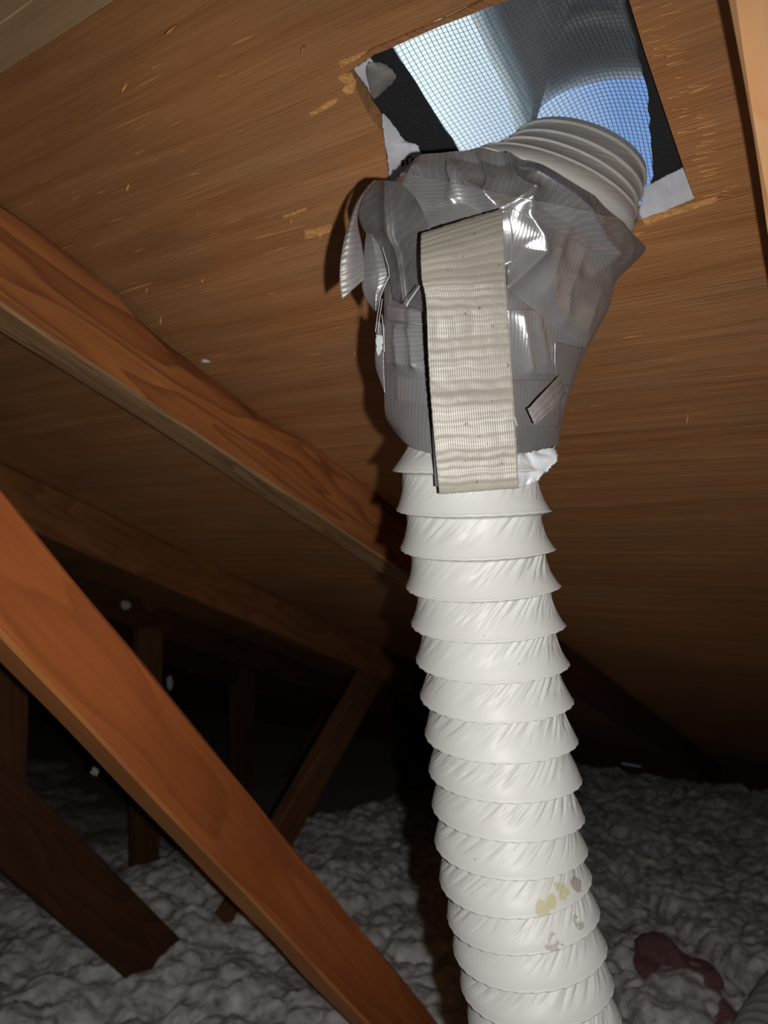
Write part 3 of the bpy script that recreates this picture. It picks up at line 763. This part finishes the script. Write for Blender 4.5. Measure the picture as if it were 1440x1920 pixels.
# overlapping lengths of tape
def strip(rows_, mat, seed, lift, name='tape_strip', uvrot=0.0, nu=40, nv=50, label=None, crump=0.0, thick=0.0003):
    return catm_sheet(name, rows_, mat, wrap, nu, nv, conform=bvh, lift=lift, seed=seed, uvrot=uvrot, label=label, crump=crump, thick=thick)
def r4(*pts): return [(a[0], a[1], b[0], b[1], 0, 0) for a, b in pts]
strip(r4(((752, 322), (1160, 408)), ((745, 352), (1192, 470)), ((748, 380), (1155, 512)), ((752, 415), (1146, 540))), M['tape'], 1, 0.0010, uvrot=0.25, nu=80, nv=50)
strip(r4(((950, 384), (1148, 488)), ((950, 460), (1146, 560)), ((950, 540), (1098, 655))), M['tape'], 2, 0.0016, uvrot=1.25, nu=60, nv=60)
strip(r4(((950, 580), (1098, 580)), ((955, 640), (1092, 656)), ((958, 702), (1045, 702))), M['tape'], 3, 0.0008, uvrot=1.52, nu=50, nv=40)
strip(r4(((1040, 640), (1094, 652)), ((1040, 680), (1082, 690)), ((1045, 722), (1072, 724))), M['tape2'], 4, 0.0022, uvrot=1.3, nu=20, nv=20)
strip(r4(((724, 573), (798, 584)), ((722, 598), (798, 612))), M['tape'], 5, 0.0022, uvrot=0.1, nu=24, nv=8)
strip(r4(((722, 600), (802, 612)), ((721, 640), (803, 650)), ((722, 680), (806, 687))), M['tape'], 6, 0.0010, uvrot=0.1, nu=36, nv=30, crump=0.001)
strip(r4(((741, 704), (812, 712)), ((741, 735), (812, 740)), ((742, 750), (812, 757))), M['tape'], 7, 0.0008, uvrot=1.5, nu=20, nv=14)
strip(r4(((958, 712), (1050, 712)), ((962, 770), (1052, 770)), ((968, 800), (1048, 800))), M['tape2'], 8, 0.0006, uvrot=1.5, nu=24, nv=24)
strip(r4(((940, 395), (952, 392)), ((940, 440), (962, 440)), ((943, 500), (960, 492))), M['tape'], 10, 0.0045, uvrot=1.5, nu=8, nv=20)
# flap that stands off the left side: folded head, hanging tail, dark leaf, frayed threads
catm_sheet('tape_flap', [(702, 334, 748, 336, 0.396, 0.386), (686, 352, 775, 362, 0.394, 0.378), (676, 380, 792, 392, 0.393, 0.370), (672, 402, 808, 425, 0.393, 0.366), (684, 432, 800, 450, 0.394, 0.365),
                         (712, 462, 796, 480, 0.391, 0.366), (724, 500, 797, 520, 0.386, 0.366), (730, 522, 798, 560, 0.384, 0.367), (738, 560, 798, 584, 0.381, 0.370)],
           M['tape3'], wrap, 36, 60, crump=0.004, cfreq=34, seed=31, thick=0.0004, uvrot=0.7, curl=lambda u, v: 0.012 * (1 - u)**2 - 0.006 * np.exp(-((u - 0.42 + 0.1 * v) / 0.07)**2), label='folded over head of loose tape')
catm_sheet('tape_flap', [(690, 346, 706, 336, 0.402, 0.398), (668, 378, 684, 362, 0.398, 0.396), (655, 415, 673, 392, 0.394, 0.396), (645, 450, 671, 420, 0.392, 0.396), (638, 490, 678, 455, 0.392, 0.398),
                         (637, 530, 683, 490, 0.395, 0.401), (641, 561, 684, 522, 0.399, 0.404)],
           M['tape_l'], wrap, 18, 60, crump=0.001, seed=33, thick=0.0004, uvrot=-0.45, bulge=0.003, label='pale hanging tail of tape')
catm_sheet('tape_flap', [(688, 428, 698, 430, 0.404, 0.402), (684, 455, 712, 458, 0.404, 0.402), (680, 500, 726, 500, 0.406, 0.402), (679, 540, 728, 522, 0.407, 0.403), (688, 562, 716, 548, 0.407, 0.404), (702, 584, 706, 584, 0.408, 0.406)],
           M['tape2'], wrap, 16, 40, crump=0.001, seed=35, thick=0.0004, curl=lambda u, v: 0.005 * np.abs(u - 0.6), label='dark leaf of tape')
catm_sheet('tape_flap', [(706, 600, 722, 610, 0.404, 0.402), (703, 660, 720, 680, 0.406, 0.402), (704, 690, 722, 740, 0.408, 0.402)], M['tape2'], wrap, 8, 20, crump=0.001, seed=36, thick=0.0004)
catm_sheet('adhesive_scrap', [(706, 626, 718, 628, 0.398, 0.397), (705, 650, 717, 652, 0.398, 0.397), (708, 668, 712, 664, 0.398, 0.397)], M['vinyl_scrap'], wrap, 6, 12, crump=0.001, seed=37, jag=1.5, label='ragged whitish scrap')
def tube(name, pts, rad, mat, parent=None, sides=5, label=None):
    pts = [np.array(p) for p in pts]; vs, n_ = [], len(pts)
    for i, p_ in enumerate(pts):
        t = pts[min(i + 1, n_ - 1)] - pts[max(i - 1, 0)]; t = t / (np.linalg.norm(t) + 1e-12)
        a = np.cross(t, [0.3, 0.9, 0.2]); a /= np.linalg.norm(a); b = np.cross(t, a)
        r_ = rad[i] if hasattr(rad, '__len__') else rad
        for k in range(sides):
            an = 2 * math.pi * k / sides; vs.append(p_ + (a * math.cos(an) + b * math.sin(an)) * r_)
    fs = grid_faces(n_, sides, True) + [list(range(sides))[::-1], list(range((n_ - 1) * sides, n_ * sides))]
    o = obj(name, vs, fs, mat, parent, smooth=True)
    if label: o['label'] = label
    return o
for pts in ([(730, 518), (724, 530), (714, 555), (708, 590), (704, 622)], [(717, 560), (711, 600), (709, 625)], [(716, 590), (719, 615), (721, 660)], [(717, 463), (728, 500), (730, 518)]):
    tube('loose_thread', [W(x, y, 0.386 + 0.004 * math.sin(i)) for i, (x, y) in enumerate(pts)], 0.0002, M['vinyl_scrap'], wrap)
tube('loose_thread', [W(x, y, 0.3450) for x, y in ((787, 536), (776, 552), (766, 566), (762, 575))], 0.0003, M['vinyl_scrap'], wrap)

# the long loose strip in front, sticky side out
def bcurl(u, v): return -0.0035 * np.sin(v * 9.0) * 0.4 - 0.0003 * np.sin(v * 48) + 0.0012 * (u - 0.5) * np.sin(v * 5)
rows_b = [(790, 437, 940, 391, 0.3440, 0.350), (789, 470, 944, 425, 0.3405, 0.346), (791, 520, 947, 500, 0.339, 0.344), (799, 565, 951, 560, 0.339, 0.343), (802, 640, 956, 630, 0.341, 0.345),
          (806, 720, 961, 710, 0.344, 0.348), (812, 800, 966, 790, 0.347, 0.350), (818, 870, 970, 860, 0.350, 0.353), (824, 927, 973, 915, 0.353, 0.355)]
bt = catm_sheet('tape_strip', rows_b, M['tape_b'], None, 50, 180, crump=0.0005, cfreq=60, seed=51, thick=0.0006, curl=bcurl, jag=0.6)
tag(bt, 'long beige grey tape strip hanging down the front of the silver wrap', 'tape')
b2 = catm_sheet('tape_strip', [(808, 760, 860, 760, 0.353, 0.353), (812, 840, 870, 840, 0.356, 0.356), (816, 913, 880, 905, 0.359, 0.359)], M['tape3'], None, 10, 24, seed=52, thick=0.0005)
tag(b2, 'dark tape end peeking out left behind the bottom of the long beige strip', 'tape')
sp1 = catm_sheet('tape_strip', [(1049, 702, 1061, 737, 0.3900, 0.3950), (1032, 722, 1048, 755, 0.3760, 0.3790), (1010, 745, 1025, 778, 0.3640, 0.3660), (995, 762, 1010, 791, 0.3600, 0.3610), (989, 766, 1003, 796, 0.3590, 0.3600)],
                 M['tape_l'], None, 14, 30, crump=0.0008, seed=53, thick=0.0004, bulge=0.001, uvrot=1.57)
tag(sp1, 'short silver tape scrap sticking out at the lower right of the wrap', 'tape')

# ------------------------------------------------------------------ things round the opening in the roof
# black felt on top of the boards, its own smaller opening
def roof_sheet(name, outline, hole, z, t, mat, parent=None):
    import bmesh
    bm = bmesh.new()
    def loop(pts):
        vs = [bm.verts.new((p[0], p[1], z)) for p in pts]
        return [bm.edges.new((vs[i], vs[(i + 1) % len(vs)])) for i in range(len(vs))]
    es = loop(outline) + (loop(hole) if hole else [])
    bmesh.ops.triangle_fill(bm, use_beauty=True, edges=es)
    r = bmesh.ops.extrude_face_region(bm, geom=list(bm.faces))
    for v in r['geom']:
        if isinstance(v, bmesh.types.BMVert): v.co.z += t
    bmesh.ops.recalc_face_normals(bm, faces=bm.faces)
    me = bpy.data.meshes.new(name); me.materials.append(mat); bm.to_mesh(me); bm.free()
    o = bpy.data.objects.new(name, me); COL.objects.link(o); o.matrix_world = ROOF
    if parent is not None: o.parent = parent; o.matrix_parent_inverse = WM[parent.name].inverted()
    return o
def jagged(pts, n_, amp):
    out = []
    for i in range(len(pts)):
        a, b = np.array(pts[i]), np.array(pts[(i + 1) % len(pts)])
        for k in range(n_):
            out.append(tuple(a + (b - a) * k / n_ + np.array([random.uniform(-amp, amp), random.uniform(-amp, amp)]) * (k > 0)))
    return out
FZ = 0.0135
fh = jagged([rl(722, 74, FZ), rl(1140, -90, FZ), rl(1172, -5, FZ), rl(1214, 170, FZ), rl(1226, 330, FZ), rl(1180, 480, FZ), rl(960, 440, FZ), rl(858, 285, FZ)], 10, 0.0007)
hx = [p_[0] for p_ in HOLE]; hy = [p_[1] for p_ in HOLE]
felt = roof_sheet('roofing_felt', [(X_L, Y_RIDGE - .02), (X_R, Y_RIDGE - .02), (X_R, Y_EAVE), (X_L, Y_EAVE)], fh, FZ, 0.003, M['felt'])
tag(felt, 'black roofing felt showing round the inside of the square roof opening', 'felt')
# metal roof vent: arched hood, closed uphill, open downhill
vent = thing('roof_vent', 'shiny galvanised metal vent hood seen through the roof opening', 'vent', tuple((ROOF @ Vector((sum(hx) / len(hx), sum(hy) / len(hy), 0.02)))[:]))
WM[vent.name] = Matrix.Translation(vent.location)
hx0, hx1 = min(p_[0] for p_ in fh) - 0.012, max(p_[0] for p_ in fh) + 0.014
hy0, hy1 = min(p_[1] for p_ in fh) - 0.02, max(p_[1] for p_ in fh) - 0.02
ZL = 0.048
def lid_outline():
    px = [(690, -330), (760, -200), (838, -70), (880, 20), (915, 100), (948, 175), (966, 240), (972, 285), (986, 285), (996, 238), (1020, 196), (1065, 170), (1120, 155), (1180, 148), (1250, 150), (1330, 160), (1345, 60), (1320, -90), (1270, -240), (1190, -400), (900, -420)]
    n_ = len(px); k = np.arange(n_ + 1); P = np.array([rl(x, y, ZL + 0.02) for x, y in px] + [rl(*px[0], ZL + 0.02)])
    t = np.linspace(0, n_, 161)[:-1]; return catmull(k, P, t)
lo_ = lid_outline(); lc = np.array(rl(1085, -60, ZL))
vs = []; NR = 26
for i in range(NR + 1):
    r_ = i / NR
    for q_ in lo_:
        p_ = lc + (q_ - lc) * max(r_, 0.002); vs.append((p_[0], p_[1], ZL + 0.020 * r_**5 + 0.0012 * (math.sin(r_ * 26) if r_ < 0.35 else 0)))
k0 = len(vs); fs = grid_faces(NR + 1, 160, True)
vs2 = [(x, y, z + 0.0012) for x, y, z in vs]
fs += grid_faces(NR + 1, 160, True, off=k0, flip=True)
fs += [[NR * 160 + j, NR * 160 + (j + 1) % 160, k0 + NR * 160 + (j + 1) % 160, k0 + NR * 160 + j] for j in range(160)]
hood = obj('lid', vs + vs2, fs, M['galv'], vent, ROOF, smooth=True)
def side_wall(pts, t=0.001):
    v_ = [(x, y, 0.0165) for x, y in pts] + [(x, y, ZL + 0.03) for x, y in pts]
    n_ = len(pts); v_ += [(x + t, y + t, z) for x, y, z in v_]
    f_ = []
    for i in range(n_ - 1):
        f_ += [(i, i + 1, n_ + i + 1, n_ + i), (2 * n_ + i + 1, 2 * n_ + i, 3 * n_ + i, 3 * n_ + i + 1)]
    return obj('side_wall', v_, f_, M['galv'], vent, ROOF)
side_wall([(hx0, hy0 - 0.01), ((hx0 + hx1) / 2, hy0 - 0.012), (hx1 + 0.002, hy0 - 0.01), (hx1 + 0.006, (hy0 + hy1) / 2), (hx1 + 0.004, hy1 - 0.03)])
fl = roof_sheet('flange', [(hx0 - .06, hy0 - .06), (hx1 + .06, hy0 - .06), (hx1 + .06, hy1 + .09), (hx0 - .06, hy1 + .09)], [(hx0 + .004, hy0 + .004), (hx1 - .004, hy0 + .004), (hx1 - .004, hy1 + 0.02), (hx0 + .004, hy1 + 0.02)], 0.0168, 0.001, M['galv'], vent)
# wire mesh bulging up in the throat of the vent
ma = [rl(700, 102, 0.02), rl(1120, -95, 0.02), rl(1232, 330, 0.02), rl(818, 300, 0.02)]
mx0, mx1 = min(p_[0] for p_ in ma) + 0.004, hx1 - 0.008
my0, my1 = hy0 + 0.004, hy1 + 0.0
def mesh_z(x, y):
    a, b = (x - mx0) / (mx1 - mx0), (y - my0) / (my1 - my0)
    return 0.0190 + 0.020 * (math.sin(math.pi * min(1, max(0, a))) ** 0.7) * (0.6 + 0.4 * math.sin(math.pi * min(1, max(0, b)))) + 0.004 * math.sin(a * 9 + b * 3) * math.sin(math.pi * min(1, max(0, a)))
def wire_tube(vs, fs, pts, r=0.00023):
    k0 = len(vs)
    for (x, y, z) in pts:
        for (dx, dz) in ((r, 0), (0, r), (-r, 0), (0, -r)): vs.append((x + dx, y + dx * 0.5, z + dz))
    n_ = len(pts)
    for i in range(n_ - 1):
        for k in range(4):
            fs.append((k0 + i * 4 + k, k0 + i * 4 + (k + 1) % 4, k0 + (i + 1) * 4 + (k + 1) % 4, k0 + (i + 1) * 4 + k))
vs, fs = [], []
cell = 0.00295
def warp(x, y):
    return x + 0.004 * math.sin(y * 26 + x * 9), y + 0.0035 * math.sin(x * 42 + y * 12)
nxw, nyw = int((mx1 - mx0) / cell), int((my1 - my0) / cell)
for i in range(nxw + 1):
    x = mx0 + i * cell; pts = []
    for k in range(46):
        y = my0 + (my1 - my0) * k / 45; X, Y = warp(x, y); pts.append((X, Y, mesh_z(x, y)))
    wire_tube(vs, fs, pts)
for i in range(nyw + 1):
    y = my0 + i * cell; pts = []
    for k in range(46):
        x = mx0 + (mx1 - mx0) * k / 45; X, Y = warp(x, y); pts.append((X, Y, mesh_z(x, y) + 0.0003))
    wire_tube(vs, fs, pts)
ms = obj('wire_screen', vs, fs, M['wire'], None, ROOF)
tag(ms, 'fine square wire mesh bulging across the roof opening', 'mesh')

# torn strips and splinters of plywood
def roof_px_sheet(name, pts_px, drop0, drop1, mat, parent, t=0.0012, label=None, jag=0.8):
    """thin plate just under the roof plane; pts_px polygon, drop ramps from first to last point"""
    n_ = len(pts_px); vs = []
    for i, (x, y) in enumerate(pts_px):
        dd = drop0 + (drop1 - drop0) * (0.5 - 0.5 * math.cos(2 * math.pi * i / n_))
        vs.append(roof_hit(x + random.uniform(-jag, jag), y + random.uniform(-jag, jag), dd))
    vs2 = [v + N * t for v in vs]
    fs = [list(range(n_)), list(range(2 * n_ - 1, n_ - 1, -1))] + [[i, i + n_, (i + 1) % n_ + n_, (i + 1) % n_] for i in range(n_)]
    o = obj(name, vs + vs2, fs, mat, parent)
    if label: o['label'] = label
    return o
roof_px_sheet('veneer_strip', [(676, 103), (700, 88), (735, 74), (775, 56), (830, 34), (870, 14), (930, -12), (990, -36), (1000, -26), (950, -2), (905, 14), (870, 29), (830, 44), (780, 65), (735, 86), (705, 98), (680, 106)],
              0.0005, 0.001, M['ply'], ceiling, 0.0016, 'strip of veneer split off along the cut edge')
roof_px_sheet('veneer_strip', [(1205, 412), (1240, 397), (1290, 383), (1345, 368), (1344, 376), (1295, 392), (1250, 406), (1212, 420)], 0.0004, 0.0006, M['fresh'], ceiling, 0.0010, 'bright orange torn edge')
roof_px_sheet('veneer_strip', [(636, 112), (662, 103), (690, 92), (692, 99), (665, 112), (640, 124)], 0.0003, 0.0005, M['fresh'], ceiling, 0.0010, 'bright orange torn edge')
roof_px_sheet('veneer_strip', [(633, 144), (640, 138), (660, 136), (668, 152), (664, 172), (652, 176), (642, 166), (648, 156)], 0.0003, 0.0005, M['fresh'], ceiling, 0.0010, 'bright orange torn edge')
roof_px_sheet('veneer_strip', [(580, 211), (600, 198), (622, 186), (634, 184), (628, 194), (605, 207), (584, 217)], 0.0003, 0.0005, M['fresh'], ceiling, 0.0008, 'bright orange torn edge')
roof_px_sheet('veneer_strip', [(571, 433), (600, 426), (618, 420), (624, 426), (620, 434), (590, 443), (572, 447)], 0.0003, 0.0005, M['fresh'], ceiling, 0.0012, 'bright orange torn edge')
roof_px_sheet('veneer_strip', [(529, 405), (545, 398), (572, 389), (575, 391), (550, 402), (532, 408)], 0.0003, 0.0005, M['fresh'], ceiling, 0.0008, 'bright orange torn edge')
# many fine slivers round the right and lower side of the cut
vs, fs = [], []
def sliver(x, y, ln, wd, lift, ang=0.0):
    p0 = roof_hit(x, y, 0.0006); k = len(vs); dirn = -U * math.cos(ang) + S * math.sin(ang); sd = np.cross(dirn, N)
    a = p0; b = p0 + dirn * ln * 0.5 + N * lift * 0.4; c = p0 + dirn * ln + N * lift
    for q_, w in ((a, wd), (b, wd * 0.8), (c, wd * 0.15)):
        vs.extend([q_ - sd * w, q_ + sd * w, q_ + N * w * 0.8])
    for i in (0, 3):
        for e_ in range(3): fs.append((k + i + e_, k + i + (e_ + 1) % 3, k + i + 3 + (e_ + 1) % 3, k + i + 3 + e_))
for i in range(50):
    t = random.random(); x = 1186 + 130 * t + random.uniform(0, 55); y = 380 * t + random.uniform(-10, 20)
    sliver(x, y, random.uniform(0.004, 0.013), random.uniform(0.0002, 0.0005), random.uniform(0.0005, 0.002), random.uniform(-0.1, 0.1))
for i in range(40):
    t = random.random(); sliver(1180 - 300 * t, 440 + 120 * t, random.uniform(0.005, 0.015), 0.0005, 0.001, random.uniform(-0.1, 0.1))
for i in range(60):
    sx_, sy_ = random.uniform(60, 1300), random.uniform(40, 900)
    if 600 < sx_ and sy_ < 620: continue
    sliver(sx_, sy_, random.uniform(0.004, 0.02), random.uniform(0.0002, 0.0005), random.uniform(0.0003, 0.001), random.uniform(-0.08, 0.08))
spl = obj('splinters', vs, fs, M['fresh'], ceiling); spl['kind'] = 'stuff'

# white paper facing, grey mastic and the grey tape corner at the opening
pt = thing('paper_scrap', 'torn white printed paper hanging at the left corner of the opening', 'paper', tuple(roof_hit(735, 320)))
WM[pt.name] = Matrix.Translation(pt.location)
def dz_(x, y, w=0.0):
    r = ray(x, y); return (K - w) / (N @ r)
def dd(x, y, off): return dz_(x, y) + off
catm_sheet('paper_sheet', [(716, 210, 722, 212, dd(716, 210, 0.004), dd(722, 212, 0.006)), (718, 235, 745, 240, dd(718, 235, 0.0), dd(745, 240, 0.006)), (721, 262, 760, 264, dd(721, 262, -0.004), dd(760, 264, 0.004)),
                           (725, 285, 782, 272, dd(725, 285, -0.006), dd(782, 272, 0.004)), (728, 310, 790, 296, dd(728, 310, -0.008), dd(790, 296, 0.0)), (730, 345, 800, 330, dd(730, 345, -0.010), dd(800, 330, 0.0))],
           M['paper'], pt, 26, 40, crump=0.004, cfreq=60, seed=61, jag=1.2)
for k_, (x, y, w_, h_) in enumerate([(753, 301, 6, 12), (761, 299, 5, 11), (763, 294, 9, 3), (771, 297, 6, 10), (772, 303, 7, 3), (780, 293, 4, 12), (785, 291, 4, 12)]):
    d0 = dd(x, y, -0.014)
    catm_sheet('printed_mark', [(x, y, x + w_, y - 2, d0, d0), (x, y + h_, x + w_, y + h_ - 2, d0, d0)], M['ink'], pt, 3, 3, thick=0.0002)
cp = catm_sheet('paper_scrap', [(664, 128, 694, 108, dd(664, 128, 0.006), dd(694, 108, 0.014)), (672, 142, 704, 122, dd(672, 142, 0.006), dd(704, 122, 0.014)), (686, 160, 708, 140, dd(686, 160, 0.008), dd(708, 140, 0.014)), (694, 176, 702, 165, dd(694, 176, 0.008), dd(702, 165, 0.014))],
                M['paper'], None, 16, 20, crump=0.0015, seed=62, jag=1.0)
tag(cp, 'small square of white paper facing in the upper left corner of the opening', 'paper')
mc = catm_sheet('mastic_blob', [(692, 118, 712, 114, dd(692, 118, 0.008), dd(712, 114, 0.012)), (688, 130, 734, 126, dd(688, 130, 0.006), dd(734, 126, 0.012)), (689, 150, 742, 142, dd(689, 150, 0.006), dd(742, 142, 0.012)),
                                (694, 170, 730, 160, dd(694, 170, 0.006), dd(730, 160, 0.012)), (700, 184, 712, 178, dd(700, 184, 0.008), dd(712, 178, 0.010))],
                M['mastic'], None, 20, 22, crump=0.003, cfreq=90, seed=63, thick=0.002, bulge=0.002, jag=1.5)
tag(mc, 'grey mastic blob beside the white paper in the opening corner', 'sealant')
gc = catm_sheet('tape_patch', [(1210, 350, 1284, 312, dd(1210, 350, 0.014), dd(1284, 312, 0.012)), (1204, 375, 1292, 340, dd(1204, 375, 0.008), dd(1292, 340, 0.006)), (1198, 398, 1300, 362, dd(1198, 398, 0.002), dd(1300, 362, 0.001)), (1202, 412, 1302, 372, dd(1202, 412, -0.002), dd(1302, 372, -0.002))],
                M['paper'], None, 24, 24, crump=0.003, cfreq=40, seed=64, jag=0.8)
tag(gc, 'pale grey fabric patch folded over the lower right corner of the opening', 'patch')

# nail points coming through the boards
for k_, (x, y) in enumerate([(238, 156), (381, 520), (277, 538), (301, 592), (545, 408), (600, 436), (571, 84), (333, 46), (242, 345), (667, 655), (726, 732), (720, 925), (1290, 775), (950, 1060)]):
    p0 = roof_hit(x, y, -0.001); dv = N + np.array([random.uniform(-.3, .3), random.uniform(-.3, .3), 0]); ln = random.uniform(0.006, 0.012)
    o = tube('nail_point', [p0, p0 + dv * ln * 0.6, p0 + dv * ln], [0.0009, 0.0008, 0.0002], M['fresh'], ceiling, 6)

# ------------------------------------------------------------------ loose bits
def tuft(p0, r, mat, name='insulation_tuft', sq=(1, 1, 1), seed=0, nn=22):
    th_ = np.linspace(0, 2 * np.pi, nn, endpoint=False); ph_ = np.linspace(0.02, np.pi - 0.02, nn // 2)
    PH, TH_ = np.meshgrid(ph_, th_, indexing='ij')
    d = np.stack([np.sin(PH) * np.cos(TH_), np.sin(PH) * np.sin(TH_), np.cos(PH)], -1)
    k = 0.55 + 0.9 * noise(d[..., 0] * 2.4 + seed, d[..., 1] * 2.4, d[..., 2] * 2.4, seed + 5)
    v = d * (k * r)[..., None] * np.array(sq)
    fs_ = grid_faces(nn // 2, nn, True, flip=True) + [list(range(nn)), list(range((nn // 2 - 1) * nn, nn // 2 * nn))[::-1]]
    return obj(name, (v + p0).reshape(-1, 3), fs_, mat, smooth=True)
def on_truss(x, y, uu): return EYE + truss_hit(x, y, uu)
tag(tuft(on_truss(234, 1134, U3 - 0.004), 0.016, M['tuft'], sq=(1.2, 0.6, 0.8), seed=2), 'small white wool tuft caught on the dark timber, above the orange brace', 'insulation tuft')
tag(tuft(on_truss(318, 1280, U3 - 0.004), 0.015, M['tuft'], sq=(0.7, 0.6, 1.3), seed=3), 'white wool tuft peeking over the upper edge of the orange brace', 'insulation tuft')
tag(tuft(on_truss(178, 1446, U2 - 0.002), 0.009, M['tuft'], sq=(0.8, 0.6, 0.9), seed=4), 'tiny white wool tuft in the dark below the orange brace', 'insulation tuft')
def on_floor(x, y, z): r = ray(x, y); return EYE + r * ((z - EYE[2]) / r[2])
tag(tuft(on_floor(1290, 1870, 0.285), 0.10, M['pink'], 'pink_insulation', (0.75, 1.5, 0.5), 8, 60), 'reddish pink insulation lump in the grey fill, bottom right', 'insulation')
tag(tuft(on_floor(322, 1712, 0.30), 0.035, M['tuft'], 'paper_scrap', (1.1, 0.8, 0.5), 9, 20), 'pale scrap on the insulation between the dark and orange braces', 'paper')
bits = [(385, 677, 0.0035, 'white crumb stuck on the rafter edge left of the tape')]
for x, y, r_, lb in bits:
    tag(tuft(on_truss(x, y, 0.600), r_, M['vinyl_scrap'], 'crumb', (1.5, .6, .7), 12, 10), lb, 'crumb')

# second vinyl duct lying on the insulation at the lower right corner
t5 = np.linspace(0, 9, 260); th5 = np.linspace(0, 2 * np.pi, 96, endpoint=False)
pA, pB, pC = on_floor(1395, 2080, 0.37), on_floor(1448, 1935, 0.35), on_floor(1535, 1800, 0.34)
cc = catmull([0, 4.5, 9], np.array([pA, pB, pC]), t5); tg = np.gradient(cc, axis=0); tg /= np.linalg.norm(tg, axis=1, keepdims=True)
a5 = np.cross(tg, [0, 0, 1.0]); a5 /= np.linalg.norm(a5, axis=1, keepdims=True); b5 = np.cross(a5, tg)
T5, TH5 = np.meshgrid(t5, th5, indexing='ij'); p5 = (T5 * 1.6 + TH5 / (2 * np.pi)) % 1
r5 = 0.052 * (1 - 0.12 * (1 - np.abs(2 * p5 - 1)**1.6))
v5 = cc[:, None] + (a5[:, None] * np.cos(TH5)[..., None] + b5[:, None] * np.sin(TH5)[..., None]) * r5[..., None]
d2 = obj('vent_duct', v5.reshape(-1, 3), grid_faces(260, 96, True), M['vinyl'], smooth=True)
tag(d2, 'second ribbed duct lying in shade on the insulation at the bottom right corner', 'duct')
